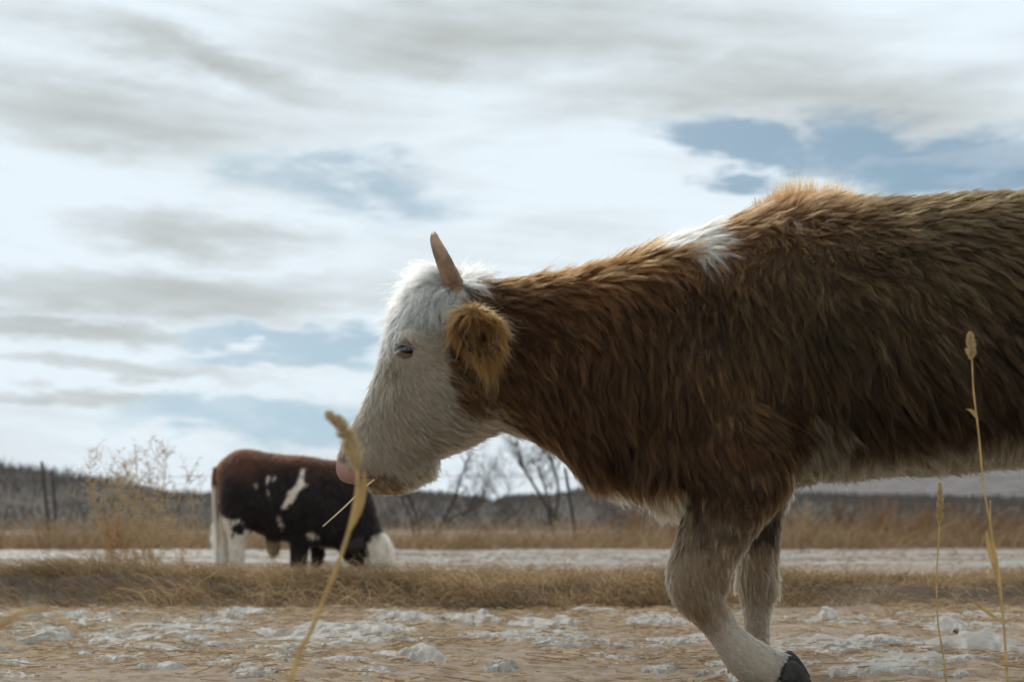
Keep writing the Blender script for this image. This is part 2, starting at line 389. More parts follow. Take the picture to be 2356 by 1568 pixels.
def grow(Pt, Nm, D, length, lift, curl, clump_r, per, K=7, clump=0.75, droop=0.15, thin=0.00042, fly=0.035):
    """guides at Pt; per strands around each guide, drawn together towards the guide's tip"""
    n = len(Pt); t = np.linspace(0, 1, K)
    D = unit(D - (D * Nm).sum(-1, keepdims=True) * Nm)
    D = unit(D + rng.normal(0, 0.10, (n, 3)))
    side = np.cross(Nm, D)
    d0 = unit(D + Nm * lift[:, None])
    ph = rng.uniform(0, 6.28, n); fr = rng.uniform(3.5, 7.5, n)
    pos = np.zeros((n, K, 3)); pos[:, 0] = Pt
    for k in range(1, K):
        tk = t[k]
        d = d0 * (1 - tk) + (D + Nm * lift[:, None] * 0.12) * tk + np.array([0, 0, -1.0]) * droop * tk
        d = d + side * (curl * np.sin(ph + fr * tk * 1.6))[:, None] + Nm * (0.5 * curl * np.cos(ph * 1.7 + fr * tk * 1.6))[:, None]
        pos[:, k] = pos[:, k - 1] + unit(d) * (length / (K - 1))[:, None]
    ang = rng.uniform(0, 6.28, (n, per)); rad = np.sqrt(rng.random((n, per))) * clump_r[:, None]
    off = (np.cos(ang) * rad)[..., None] * D[:, None] + (np.sin(ang) * rad)[..., None] * side[:, None]
    cl = clump * rng.uniform(0.55, 1.1, (n, per)); loose = rng.random((n, per)) < fly; cl[loose] *= 0.1
    fac = 1 - cl[..., None] * (t ** 0.8)[None, None]
    lf = rng.uniform(0.62, 1.08, (n, per)); lf[loose] *= 1.15
    rel = pos - pos[:, :1]
    pts = pos[:, None, :1] + rel[:, None] * lf[..., None, None] + off[:, :, None] * fac[..., None]
    jit = rng.normal(0, 1, (n, per, 1, 3)) * (length[:, None] * np.where(loose, 0.2, 0.022))[..., None, None] * (t ** 1.5)[None, None, :, None]
    pts = pts + jit
    rad_ = thin * np.linspace(1, 0.3, K)[None] * rng.uniform(0.7, 1.25, (n * per, 1))
    return pts.reshape(n * per, K, 3), rad_
def field(u, v, ctrl, nval, sig=95.0):
    """gaussian-weighted interpolation of control rows (u,v,values...)"""
    C = np.array(ctrl, float); out = np.zeros(u.shape + (nval,)); wt = np.zeros(u.shape)
    for row in C:
        w = np.exp(-((u - row[0]) ** 2 + (v - row[1]) ** 2) / (2 * sig * sig)) + 1e-9 / (1 + ((u - row[0]) ** 2 + (v - row[1]) ** 2) / 1e5)
        wt += w; out += w[..., None] * row[2:2 + nval]
    return out / wt[..., None]
def uv_of(Pt, Yref):
    return UC + Pt[..., 0] * F / Yref, VH - (Pt[..., 2] - ZC) * F / Yref
def paint(me, cols):
    a = me.color_attributes.new('hide', 'FLOAT_COLOR', 'POINT'); c4 = np.ones((len(cols), 4), np.float32); c4[:, :3] = cols
    a.data.foreach_set('color', c4.ravel())

# ------------------------------------------------------------------ the near cow
NL, FL = 3.50, 3.93          # near and far fore leg planes
trunk = [  # top u,v  bottom u,v  half width
    (1085, 655, 1105, 985, .085, Y0), (1180, 650, 1195, 1000, .10, Y0), (1300, 632, 1275, 1032, .125, Y0), (1420, 603, 1370, 1105, .155, Y0),
    (1540, 556, 1480, 1135, .19, Y0), (1650, 522, 1600, 1150, .215, Y0), (1770, 488, 1735, 1140, .235, Y0), (1880, 484, 1860, 1102, .26, Y0),
    (2040, 474, 2020, 1082, .295, Y0), (2230, 456, 2220, 1072, .31, Y0), (2430, 455, 2430, 1045, .30, Y0), (2600, 462, 2610, 990, .26, Y0), (2730, 490, 2740, 930, .20, Y0), (2800, 560, 2810, 830, .11, Y0)]
head = [  # forehead u,v  jaw u,v
    (1085, 636, 1215, 900, .085, Y0), (1003, 634, 1180, 965, .105, Y0), (925, 705, 1125, 1000, .118, Y0), (884, 795, 1072, 1024, .112, Y0),
    (864, 865, 1018, 1050, .094, Y0), (836, 930, 968, 1084, .078, Y0), (806, 985, 938, 1112, .070, Y0), (784, 1030, 912, 1126, .072, Y0), (774, 1060, 878, 1122, .068, Y0), (773, 1084, 848, 1116, .058, Y0), (780, 1102, 822, 1114, .04, Y0), (792, 1110, 806, 1114, .02, Y0)]
chin = [(1010, 1035, 1003, 1086, .05, Y0), (930, 1075, 938, 1128, .052, Y0), (880, 1092, 886, 1136, .046, Y0), (850, 1100, 856, 1132, .034, Y0), (838, 1108, 840, 1122, .02, Y0)]
fore_near = [(1560, 960, 1830, 950, .10, NL + .07), (1575, 1060, 1825, 1050, .098, NL + .03), (1580, 1150, 1815, 1125, .085, NL), (1566, 1215, 1768, 1190, .072, NL),
    (1545, 1275, 1718, 1255, .062, NL), (1532, 1325, 1684, 1315, .058, NL), (1542, 1372, 1655, 1345, .054, NL), (1566, 1408, 1662, 1370, .048, NL), (1606, 1440, 1684, 1402, .040, NL),
    (1640, 1482, 1706, 1440, .038, NL), (1672, 1535, 1740, 1466, .042, NL), (1716, 1575, 1785, 1492, .044, NL), (1775, 1592, 1812, 1500, .042, NL)]
fore_far = [(1640, 1000, 1820, 1000, .08, FL), (1690, 1120, 1815, 1110, .075, FL), (1697, 1200, 1795, 1195, .06, FL), (1696, 1280, 1790, 1280, .052, FL), (1694, 1340, 1790, 1345, .05, FL), (1706, 1392, 1776, 1392, .042, FL), (1714, 1450, 1770, 1450, .036, FL), (1712, 1500, 1772, 1500, .04, FL), (1705, 1520, 1776, 1522, .045, FL)]
def hind(Y, sw):
    return [(2460, 760, 2790, 720, .12, Y), (2490, 900, 2780, 880, .11, Y), (2540, 1010, 2750, 1010, .09, Y), (2600 + sw, 1100, 2740 + sw, 1110, .06, Y), (2660 + sw, 1190, 2752 + sw, 1180, .048, Y), (2668 + sw, 1290, 2735 + sw, 1290, .04, Y), (2660 + sw, 1420, 2722 + sw, 1420, .036, Y), (2650 + sw, 1500, 2725 + sw, 1500, .042, Y), (2640 + sw, 1530, 2720 + sw, 1530, .045, Y)]
tailp = [(2790, 560), (2840, 640), (2855, 800), (2850, 1000), (2848, 1150)]
parts = [loft(trunk, 60, 36, egg=0.12), loft(head, 44, 28), loft(chin, 14, 18), loft(fore_near, 56, 26, power=2.1), loft(fore_far, 40, 22, power=2.1), loft(hind(3.52, 0), 36, 22, power=2.1), loft(hind(3.9, 60), 36, 22, power=2.1),
         tube(spline([px(u, v) for u, v in tailp], 24), np.linspace(.03, .018, 24), 10),
         ellipsoid(px(1645, 920, 3.555), (.18, .095, .24), rot=0.2), ellipsoid(px(1715, 1035, 3.505), (.125, .09, .135), rot=-0.25), ellipsoid(px(1600, 1090, 3.53), (.10, .085, .10)), ellipsoid(px(1650, 900, 3.85), (.20, .09, .26), rot=0.15),
         ellipsoid(px(1578, 1352, NL), (.046, .05, .058), rot=.25), ellipsoid(px(1655, 1338, NL), (.03, .03, .032)), ellipsoid(px(1735, 1528, NL), (.05, .046, .045)), ellipsoid(px(1742, 1345, FL), (.05, .05, .06)),
         ellipsoid(px(1560, 1050, 3.58), (.13, .10, .14)),
         ellipsoid(px(1075, 900, 3.64), (.085, .055, .11), rot=0.5), ellipsoid(px(1075, 900, 3.76), (.085, .055, .11), rot=0.5),      # cheek muscles
         ellipsoid(px(955, 780, 3.605), (.055, .022, .024), rot=-0.25), ellipsoid(px(955, 780, 3.795), (.055, .022, .024), rot=-0.25),  # brow ridges
         loft([(905, 880, 930, 905, .012, 3.612), (885, 935, 915, 955, .016, 3.625), (872, 985, 905, 1000, .012, 3.637)], 12, 12),
         ellipsoid(px(835, 1062, 3.65), (.05, .035, .05)), ellipsoid(px(835, 1062, 3.75), (.05, .035, .05))]
body_me = fuse(parts, 0.011, 9)
co, nn, tr = mesh_arrays(body_me)
bvh = BVHTree.FromPolygons([tuple(v) for v in co], [tuple(t_) for t_ in tr])
def surf(u, v, Yref=Y0):
    """where the near flank meets the sagittal coordinate u,v"""
    p = px(u, v, Yref); hit, nrm, _, _ = bvh.ray_cast(Vector((p[0], 0.5, p[2])), Vector((0, 1, 0)))
    return np.array(hit), np.array(nrm)
# sink eye sockets and nostrils
eye_p, eye_n = surf(940, 815)
mir = np.array([0, 2 * Y0, 0])
for sgn in (0, 1):
    ep = eye_p if not sgn else np.array([eye_p[0], 2 * Y0 - eye_p[1], eye_p[2]])
    d = np.linalg.norm(co - ep, axis=1); co -= nn * (0.013 * np.exp(-(d / 0.021) ** 2))[:, None]
    np_ = px(800, 1058, Y0 - .045 if not sgn else Y0 + .045)
    d = np.linalg.norm((co - np_) * np.array([1, 1, 1.2]), axis=1); co -= nn * (0.03 * np.exp(-(d / 0.015) ** 2))[:, None]
body_me.vertices.foreach_set('co', co.astype(np.float32).ravel()); body_me.update()
co, nn, tr = mesh_arrays(body_me)

P_white_head = [(1050, 590), (1098, 600), (1118, 640), (1082, 668), (1062, 700), (1045, 745), (1035, 830), (1042, 900), (1062, 945), (1090, 962), (1150, 955), (1195, 985), (1215, 1050), (1080, 1050), (950, 1160), (740, 1160), (740, 590)]
P_withers = [(1490, 590), (1510, 540), (1570, 480), (1700, 440), (1745, 450), (1725, 500), (1660, 512), (1632, 535), (1635, 575), (1650, 628), (1560, 612)]
P_arm = [(1815, 975), (1850, 965), (1900, 985), (1905, 1050), (1885, 1105), (1800, 1130), (1790, 1080), (1822, 1020)]
P_muzzle = [(760, 1044), (790, 1046), (800, 1076), (836, 1090), (868, 1093), (874, 1103), (850, 1113), (800, 1124), (760, 1110)]
BR = np.array
def coat(Pt, Nm, fine=True):
    u, v = uv_of(Pt, Y0); y = Pt[..., 1]
    nz = (fbm(Pt * 14, 51, 3) - 0.5)
    uj = u + (fbm(Pt * 22, 52, 3) - 0.5) * 46 + rng.normal(0, 9, u.shape); vj = v + (fbm(Pt * 22, 55, 3) - 0.5) * 46 + rng.normal(0, 9, u.shape)
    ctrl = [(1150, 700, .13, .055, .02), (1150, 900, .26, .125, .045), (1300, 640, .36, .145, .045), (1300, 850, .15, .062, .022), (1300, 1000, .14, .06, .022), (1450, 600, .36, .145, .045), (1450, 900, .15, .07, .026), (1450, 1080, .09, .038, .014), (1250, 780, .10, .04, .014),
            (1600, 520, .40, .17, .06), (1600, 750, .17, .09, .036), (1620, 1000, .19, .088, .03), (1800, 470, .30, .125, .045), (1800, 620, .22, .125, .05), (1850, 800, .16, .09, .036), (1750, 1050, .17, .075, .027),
            (2050, 480, .19, .10, .036), (2250, 470, .19, .10, .036), (2250, 600, .17, .095, .037), (2100, 650, .19, .11, .045), (2050, 850, .125, .07, .028), (2250, 850, .085, .045, .018), (2050, 1000, .07, .036, .015), (2250, 1000, .06, .03, .013), (1900, 1000, .085, .045, .018), (2600, 700, .16, .09, .035), (2700, 1000, .17, .09, .035)]  # crest lighter, lower flank darker: light and shade painted in besides real dark hair
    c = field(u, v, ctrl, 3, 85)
    fore_ = sstep(v + .45 * (u - 900), 860, 740)[..., None]; white = BR([.29, .235, .17]) * (1 - fore_) + BR([.74, .66, .52]) * fore_; grey = BR([.16, .14, .10]); tan = BR([.25, .178, .108])  # cheek darker, forehead lighter: painted shade and light, plus a slightly dirty cheek
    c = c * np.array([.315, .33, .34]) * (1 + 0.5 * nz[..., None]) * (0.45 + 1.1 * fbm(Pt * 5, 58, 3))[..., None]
    def put(mask, colr):
        nonlocal c
        m_ = mask[..., None] if mask.ndim == c.ndim - 1 else mask
        c = c * (1 - m_) + colr * m_
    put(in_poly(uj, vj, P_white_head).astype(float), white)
    put(in_poly(uj, vj, P_withers).astype(float) * 0.9, BR([.47, .43, .36]))
    put((in_poly(uj, vj, P_arm) & (y < Y0 - 0.02)).astype(float) * 0.6, grey * 1.3)
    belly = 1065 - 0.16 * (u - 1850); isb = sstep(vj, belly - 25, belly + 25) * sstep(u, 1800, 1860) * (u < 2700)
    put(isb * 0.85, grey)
    low = np.interp(u, [1240, 1300, 1400, 1480, 1600], [1040, 1095, 1128, 1140, 1150])
    put(sstep(v, low - 28, low - 4) * (u > 1215) * (u < 1600) * (Nm[..., 2] < -0.35) * (v < 1170), BR([.5, .38, .24]))
    # legs
    leg = (v > 1150) & (u > 1480) & (u < 1900)
    nearl = leg & (y < Y0)
    k = sstep(vj, 1120, 1330) * 0.88
    put(nearl * k, tan)
    tl = (uj - 1612) * .68 + (vj - 1405) * .73; cann = sstep(tl, -15, 55) * sstep(vj, 1340, 1385)
    put(nearl * cann * 0.9, BR([.48, .405, .32]))
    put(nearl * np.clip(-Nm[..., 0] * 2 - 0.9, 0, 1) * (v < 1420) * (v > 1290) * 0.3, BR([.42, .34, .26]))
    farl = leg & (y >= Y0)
    put(farl * 0.85, BR([.33, .24, .15])); put(farl * sstep(vj, 1285, 1235) * 0.92, BR([.03, .018, .01])); put(farl * sstep(vj, 1370, 1430) * .8, BR([.38, .31, .235]))  # dark top of far leg: shade under the body painted into the coat
    hindl = sstep(vj, 1000, 1180) * (u > 2400); put(hindl * 0.85, BR([.45, .37, .28]))
    put(((u > 848) & (u < 925)).astype(float) * sstep(vj, 1096, 1104) * 0.85, BR([.15, .085, .035]))
    put(np.exp(-(((uj - 902) / 14) ** 2 + ((vj - 858) / 26) ** 2)) * .75, BR([.10, .07, .04]))
    put(in_poly(u + nz * 10, v + nz * 10, P_muzzle).astype(float), BR([.42, .24, .20]))
    put(np.exp(-(((u - 797) / 11) ** 2 + ((v - 1056) / 9) ** 2)) * (np.abs(y - Y0) > .02), BR([.07, .03, .022]))
    put(np.exp(-(((v - 1099 + .06 * (u - 850)) / 4.0) ** 2)) * (u > 835) * (u < 915) * .9, BR([.05, .028, .02]))
    put(nearl * np.exp(-(((u - 1782) / 13) ** 2 + ((v - 1505) / 16) ** 2)), BR([.05, .038, .03]))
    return np.clip(c, 0.004, 0.95)
# flow u,v, du,dv, length, lift, curl
FLOW = [(1080, 620, .3, -.6, .06, 1.0, .4), (1045, 630, -.5, .0, .075, .9, .5), (1000, 670, -.6, .8, .085, .6, .6), (940, 720, -.55, .8, .075, .6, .55), (905, 770, -.35, .9, .05, .45, .3), (1010, 740, -.15, 1, .05, .4, .35),
        (890, 850, -.35, .9, .042, .5, .15), (860, 930, -.2, 1, .026, .3, .08), (830, 1000, .2, 1, .02, .25, .06), (900, 960, .35, .9, .024, .25, .12), (980, 850, .75, .6, .024, .25, .1), (960, 790, .6, -.2, .014, .2, .05), (920, 830, .0, 1, .012, .2, .1), (1000, 790, 1, .1, .022, .25, .1),
        (960, 920, .75, .65, .026, .25, .15), (1040, 920, .9, .45, .030, .3, .2), (960, 1000, .75, .6, .028, .3, .2), (1040, 1000, .9, .3, .035, .3, .2), (880, 1040, .45, .8, .016, .2, .06), (850, 1070, .35, .9, .012, .2, .05), (930, 1080, .5, .75, .035, .35, .25), (1000, 1050, .65, .6, .042, .4, .25), (890, 1112, .6, .5, .016, .3, .1),
        (1100, 860, .6, .8, .045, .35, .2), (1150, 990, .8, .3, .045, .3, .2), (1120, 660, .8, .1, .06, .5, .3), (1200, 720, .75, .6, .055, .35, .35), (1200, 850, .6, .8, .055, .35, .3), (1250, 1000, .5, .8, .055, .35, .2),
        (1200, 640, .95, -.15, .06, .75, .35), (1320, 620, .95, -.1, .06, .7, .3), (1450, 585, .9, .0, .06, .5, .2), (1560, 540, .8, .15, .06, .4, .15), (1640, 510, .8, .2, .06, .4, .12), (1330, 720, .6, .8, .07, .4, .3), (1330, 880, .25, 1, .075, .35, .25), (1370, 1020, .2, 1, .075, .35, .2), (1350, 1100, .1, 1, .07, .6, .2), (1450, 1130, .1, 1, .06, .8, .2), (1530, 1150, .1, 1, .05, .8, .2),
        (1450, 720, .4, .9, .07, .4, .3), (1450, 880, .1, 1, .075, .35, .22), (1500, 1020, .15, 1, .075, .35, .2), (1600, 680, .1, 1, .06, .4, .4), (1600, 830, .02, 1, .055, .32, .22), (1600, 960, .15, 1, .05, .3, .18), (1650, 1050, .35, .9, .046, .28, .18), (1740, 1010, .75, .65, .045, .3, .18), (1790, 1040, .75, .7, .038, .35, .15), (1720, 1100, .45, .9, .038, .3, .18),
        (1720, 485, .5, -.5, .06, .8, .15), (1790, 480, .25, -.9, .085, 1.3, .12), (1880, 478, .4, -.6, .08, 1.3, .12), (1960, 475, .8, -.2, .06, .7, .12), (1780, 560, -.2, .5, .04, .6, .6), (1880, 580, .3, .5, .045, .7, .75), (1800, 680, .1, 1, .055, .4, .45), (1980, 600, .5, .6, .05, .6, .6), (2080, 480, .9, -.1, .045, .5, .15), (2250, 460, .9, -.05, .045, .5, .15), (2150, 540, .7, .4, .05, .5, .35), (2280, 560, .7, .5, .05, .5, .3),
        (1800, 830, .25, 1, .07, .32, .25), (1900, 760, .4, .9, .065, .35, .35), (1950, 880, .5, .9, .08, .3, .25), (2080, 760, .5, .85, .07, .35, .3), (2100, 900, .5, .9, .08, .3, .25), (2250, 720, .55, .8, .065, .38, .3), (2260, 880, .5, .85, .075, .3, .25), (1900, 1000, .5, 1, .08, .3, .2), (2050, 1020, .35, 1, .07, .35, .2), (2250, 1010, .25, 1, .065, .35, .2), (2000, 1080, .05, 1, .05, .5, .2), (2200, 1075, .0, 1, .05, .5, .2), (1860, 1060, .2, 1, .055, .4, .2), (1850, 1110, .1, 1, .045, .6, .2),
        (1640, 1180, .1, 1, .032, .25, .15), (1740, 1160, -.2, 1, .032, .25, .15), (1600, 1260, -.1, 1, .032, .28, .15), (1680, 1250, -.2, 1, .032, .3, .15), (1580, 1350, .2, 1, .024, .25, .1), (1630, 1400, .6, .9, .018, .22, .08), (1690, 1470, .75, .7, .015, .2, .06), (1770, 1520, .9, .5, .016, .2, .06), (1740, 1280, .05, 1, .035, .35, .15), (1780, 1330, .3, 1, .04, .4, .15), (1740, 1430, .0, 1, .018, .25, .08),
        (2500, 500, .9, .1, .05, .4, .2), (2700, 700, .3, 1, .05, .4, .2), (2600, 900, .2, 1, .05, .4, .2), (2680, 1200, 0, 1, .03, .3, .1), (2690, 1450, 0, 1, .02, .3, .1)]
fuv = np.array([r[:2] for r in FLOW])
def flow(Pt):
    u, v = uv_of(Pt, Y0)
    return field(u, v, FLOW, 5, 42)
horn_p, horn_n = surf(1046, 664)
ear_p, ear_n = surf(1092, 745)
def fur_weight(c_, nrm):
    u, v = uv_of(c_, Y0)
    w = np.where(nrm[:, 1] > 0.35, 0.15, 1.0)
    w *= np.where((u > 2420), 0.2, 1.0)
    w *= np.where(in_poly(u, v, P_muzzle), 0.0, 1.0)
    de = np.linalg.norm((c_ - eye_p) * np.array([1, .6, 1.25]), axis=1); w *= de > 0.021
    face = (u < 1100); leg = (v > 1330)
    w *= np.where(face & (v > 560), 2.6, 1.0) * np.where(leg, 2.2, 1.0)
    return w
NG = 19000
Pg, Ng = scatter(co, nn, tr, NG, fur_weight)
fl = flow(Pg); ug, vg = uv_of(Pg, Y0)
D = np.stack([fl[:, 0], np.zeros(NG), -fl[:, 1]], -1)
swirl = (fbm(Pg * 9, 61, 3) - 0.5) * 1.6
D = D + np.stack([np.cos(swirl * 6), 0 * swirl, np.sin(swirl * 6)], -1) * (0.12 + 0.5 * np.clip(fl[:, 4] - .3, 0, 1))[:, None]
sd = np.cross(Ng, unit(D))
D = unit(D) + sd * ((vnoise(Pg * 30, 63) - .5) * .8 + (vnoise(Pg * 12, 64) - .5) * .5)[:, None] * np.clip((fl[:, 2] / .06) ** 2, .1, 1.2)[:, None]
L = (1.0 + .18 * sstep(fl[:, 2], .035, .06)) * fl[:, 2] * rng.uniform(0.7, 1.2, NG) * (0.8 + 0.45 * fbm(Pg * 12, 62, 2))
cr = np.clip(0.085 * fl[:, 2] + 0.0065, 0.007, 0.016)
PER = 18
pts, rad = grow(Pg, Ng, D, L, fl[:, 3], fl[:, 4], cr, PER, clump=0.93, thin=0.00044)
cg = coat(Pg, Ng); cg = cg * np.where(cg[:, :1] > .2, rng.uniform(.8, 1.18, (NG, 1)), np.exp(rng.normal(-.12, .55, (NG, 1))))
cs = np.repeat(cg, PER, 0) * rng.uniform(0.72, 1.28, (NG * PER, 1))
cow = empty('cow', tuple(px(1700, 1560, Y0) * np.array([1, 1, 0])))
tag(cow, 'large shaggy brown cow with white face and horn, walking in the foreground', 'cow')
body = link('body', body_me, cow, M_skin)
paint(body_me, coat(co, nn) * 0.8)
strands('coat', pts, rad, cs, M_fur, body)
# short dense undercoat hides the hide between the locks
NU = 90000
Pu, Nu = scatter(co, nn, tr, NU, fur_weight); fu = flow(Pu)
Du = np.stack([fu[:, 0], np.zeros(NU), -fu[:, 1]], -1)
pts, rad = grow(Pu, Nu, Du, fu[:, 2] * 0.55, fu[:, 3] * 0.8, fu[:, 4] * 0.4, np.full(NU, 0.001), 1, K=5, clump=0, thin=0.0006)
strands('undercoat', pts, rad, coat(Pu, Nu) * rng.uniform(.55, .95, (NU, 1)), M_fur, body)  # darker than the coat: shade between the locks painted into the hair colour

# upright tuft on the withers
NT_ = 620
wt = np.stack([rng.uniform(1735, 1985, NT_), np.full(NT_, 470.0)], -1); Pw = np.array([px(a_, 470) for a_, _ in wt]); Pw[:, 1] += rng.normal(0, .03, NT_)
ht = []
for p_ in Pw:
    hit = bvh.ray_cast(Vector((p_[0], p_[1], 2.5)), Vector((0, 0, -1)))[0]; ht.append(np.array(hit))
Pw = np.array(ht); lt = .034 + .05 * np.exp(-((wt[:, 0] - 1820) / 60) ** 2) + .032 * np.exp(-((wt[:, 0] - 1905) / 50) ** 2)
Dw = np.stack([.10 + .5 * sstep(wt[:, 0], 1850, 1985) + rng.normal(0, .12, NT_), rng.normal(0, .15, NT_), np.full(NT_, 1.0)], -1)
pts, rad = grow(Pw, np.tile([0, -1., 0], (NT_, 1)), Dw, lt * rng.uniform(.7, 1.1, NT_), np.full(NT_, .08), np.full(NT_, .06), np.full(NT_, .006), 8, clump=.75, droop=0, thin=.00042, fly=.15)
strands('withers_tuft', pts, rad, np.repeat(np.array([.17, .075, .028]) * rng.uniform(.7, 1.3, (NT_, 1)), 8, 0), M_fur, body)
# horns
def horn_at(base, yy):
    s = 1 if yy < Y0 else -1
    ctrlp = [(1056, 690, .0), (1042, 655, -.045), (1022, 610, -.07), (1007, 575, -.07), (1002, 550, -.05)]
    path = spline([np.array([px(u, v)[0], base[1] + s * dy + s * .03, px(u, v)[2]]) for u, v, dy in ctrlp], 60)
    r = np.interp(np.linspace(0, 1, 60), [0, .25, .55, .88, .97, 1], [.030, .026, .0195, .0105, .006, .002])
    r = r * (1 + .045 * np.sin(np.linspace(0, 46, 60)) * np.linspace(1, 0, 60) ** 1.5 + .02 * (vnoise(np.stack([np.linspace(0, 20, 60)] * 3, -1), 3) - .5))
    return tube(path, r, 18)
hb = horn_p
for yy in (0, 9):
    bp_ = hb if yy == 0 else np.array([hb[0], 2 * Y0 - hb[1], hb[2]])
    v_, f_ = horn_at(bp_, yy); link('horn', mesh_np('horn', v_, f_), cow, M_horn)
# eyes with lids and lashes
for sgn in (1, -1):
    ep = eye_p if sgn == 1 else np.array([eye_p[0], 2 * Y0 - eye_p[1], eye_p[2]])
    c_ = ep + np.array([0, sgn * 0.010, 0])
    v_, f_ = ellipsoid(c_, (.0245, .0195, .021), 24, 16); eye = link('eye', mesh_np('eye', v_, f_), cow, M_eye)
    lids = []
    for up in (1, -1):
        V = []; nI, nJ = 17, 7
        for i in range(nI):
            a = math.pi * i / (nI - 1)
            for j in range(nJ):
                e = j / (nJ - 1); open_ = (0.38 if up > 0 else -0.46)
                ang = math.radians(open_ * 60 + (up * 75 - open_ * 60) * e)
                ux = -math.cos(a); R = 1.08 + 0.10 * e
                V.append(c_ + np.array([.0265 * ux * R, -sgn * .0212 * R * math.sin(a) * math.cos(ang), .021 * R * (math.sin(a) * math.sin(ang)) - 0.006 * ux * -1 * -1]))
        lids.append((V, [(i * nJ + j, i * nJ + j + 1, (i + 1) * nJ + j + 1, (i + 1) * nJ + j) for i in range(nI - 1) for j in range(nJ - 1)]))
    V, fs = merge(lids); lid = mesh_np('eyelid', V, fs); link('eyelid', lid, eye, M_lid)
    n_ = 46; a = np.linspace(0.55, 2.5, n_) + rng.normal(0, .03, n_); ang = math.radians(15)
    root = c_ + np.stack([-.0235 * np.cos(a) * 1.1, -sgn * .0205 * 1.1 * np.sin(a) * math.cos(ang), .021 * 1.1 * np.sin(a) * math.sin(ang) + .006 * np.cos(a) * -1], -1)
    t_ = np.linspace(0, 1, 4)
    dirn = np.stack([-.35 * np.cos(a) - .25, np.full(n_, -sgn * .8), np.full(n_, -.55)], -1)
    lp = root[:, None] + dirn[:, None] * (.018 * t_)[None, :, None] + np.array([0, 0, -.004]) * (t_ ** 2)[None, :, None]
    strands('eyelashes', lp, np.array([.0003, .0003, .00025, .0001])[None], np.tile([.6, .56, .5], (n_, 1)), M_fur, eye)
# ears: shallow hairy bowl on a short stalk, mouth turned outwards and a little down
for sy in (-1, 1):
    q0 = px(1098, 758, 3.53); c_ = np.array([q0[0], q0[1] if sy < 0 else 2 * Y0 - q0[1], q0[2]])
    e1 = unit(np.array([1, .25 * sy, 0])); e2 = unit(np.array([-.1, .35 * sy, 1.0])); e3 = unit(np.cross(e1, e2)); e3 = e3 * (-1 if e3[1] * sy > 0 else 1)   # e3 points to the head
    nR, nT = 9, 28; V = []
    for layer in (0, 1):
        for i in range(nR):
            r_ = (i + .3) / (nR - .7)
            for j in range(nT):
                th = 2 * math.pi * j / nT; ct, st = math.cos(th), math.sin(th); rr = r_ * (.050 + .008 * math.cos(2 * th + .6))
                hang = .022 * max(0, -st) ** 1.5 * r_
                V.append(c_ + e1 * ct * rr + e2 * (st * rr * 1.12 - hang) + e3 * (.042 * (1 - r_ ** 1.6) + .006 * layer))
    fs = []
    for layer in (0, 1):
        o = layer * nR * nT
        fs += [(o + i * nT + j, o + i * nT + (j + 1) % nT, o + (i + 1) * nT + (j + 1) % nT, o + (i + 1) * nT + j) for i in range(nR - 1) for j in range(nT)]
        fs.append(tuple(o + j for j in range(nT)))
    o = nR * nT; k0 = (nR - 1) * nT
    fs += [(k0 + j, k0 + (j + 1) % nT, o + k0 + (j + 1) % nT, o + k0 + j) for j in range(nT)]
    tv, tf = tube(spline([c_ + e3 * .04, c_ + e3 * .08 + np.array([-.005, 0, .005]), c_ + e3 * .14 + np.array([-.01, 0, .01])], 8), .026, 10)
    V, fs = merge([(V, fs), (tv, tf)]); em = mesh_np('ear', V, fs); paint(em, np.tile([.035, .018, .010], (len(V), 1))); eo = link('ear', em, cow, M_skin)
    ne = 1500; th = rng.uniform(0, 6.283, ne); r_ = np.where(rng.random(ne) < .82, rng.uniform(.55, 1.03, ne), rng.uniform(.05, .6, ne))
    rr = r_ * (.050 + .008 * np.cos(2 * th + .6)); hang = .022 * np.maximum(0, -np.sin(th)) ** 1.5 * r_
    out_l = rng.random(ne) < .5
    Pe = c_ + e1 * (np.cos(th) * rr)[:, None] + e2 * (np.sin(th) * rr * 1.12 - hang)[:, None] + e3 * (.042 * (1 - r_ ** 1.6) + .006 * out_l)[:, None]
    rad_d = e1 * np.cos(th)[:, None] + e2 * np.sin(th)[:, None]
    Ne = np.where(out_l[:, None], e3, -e3) + rad_d * .5; Ne = unit(Ne)
    De = rad_d * np.where(r_ > .6, .75, -.1)[:, None] + np.array([.15, 0, -.75]) * (1 + .3 * (np.sin(th) < 0))[:, None]
    Le = (.018 + rng.gamma(2.2, .008, ne)) * (1 + .9 * np.maximum(0, -np.sin(th - .35)) ** 2) * (.6 + .9 * vnoise(p2(np.cos(th) * 2.2, np.sin(th) * 2.2), 17))
    pts, rad = grow(Pe, Ne, De, Le, np.where(r_ > .6, .6, .3), np.full(ne, .6), np.full(ne, .007), 16, clump=.95, droop=.5, thin=.00045, fly=.1)
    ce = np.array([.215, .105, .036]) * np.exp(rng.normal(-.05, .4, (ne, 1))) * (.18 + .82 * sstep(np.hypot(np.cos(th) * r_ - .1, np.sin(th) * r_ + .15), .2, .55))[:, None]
    strands('ear_fringe', pts, rad, np.repeat(ce, 16, 0), M_fur, eo)
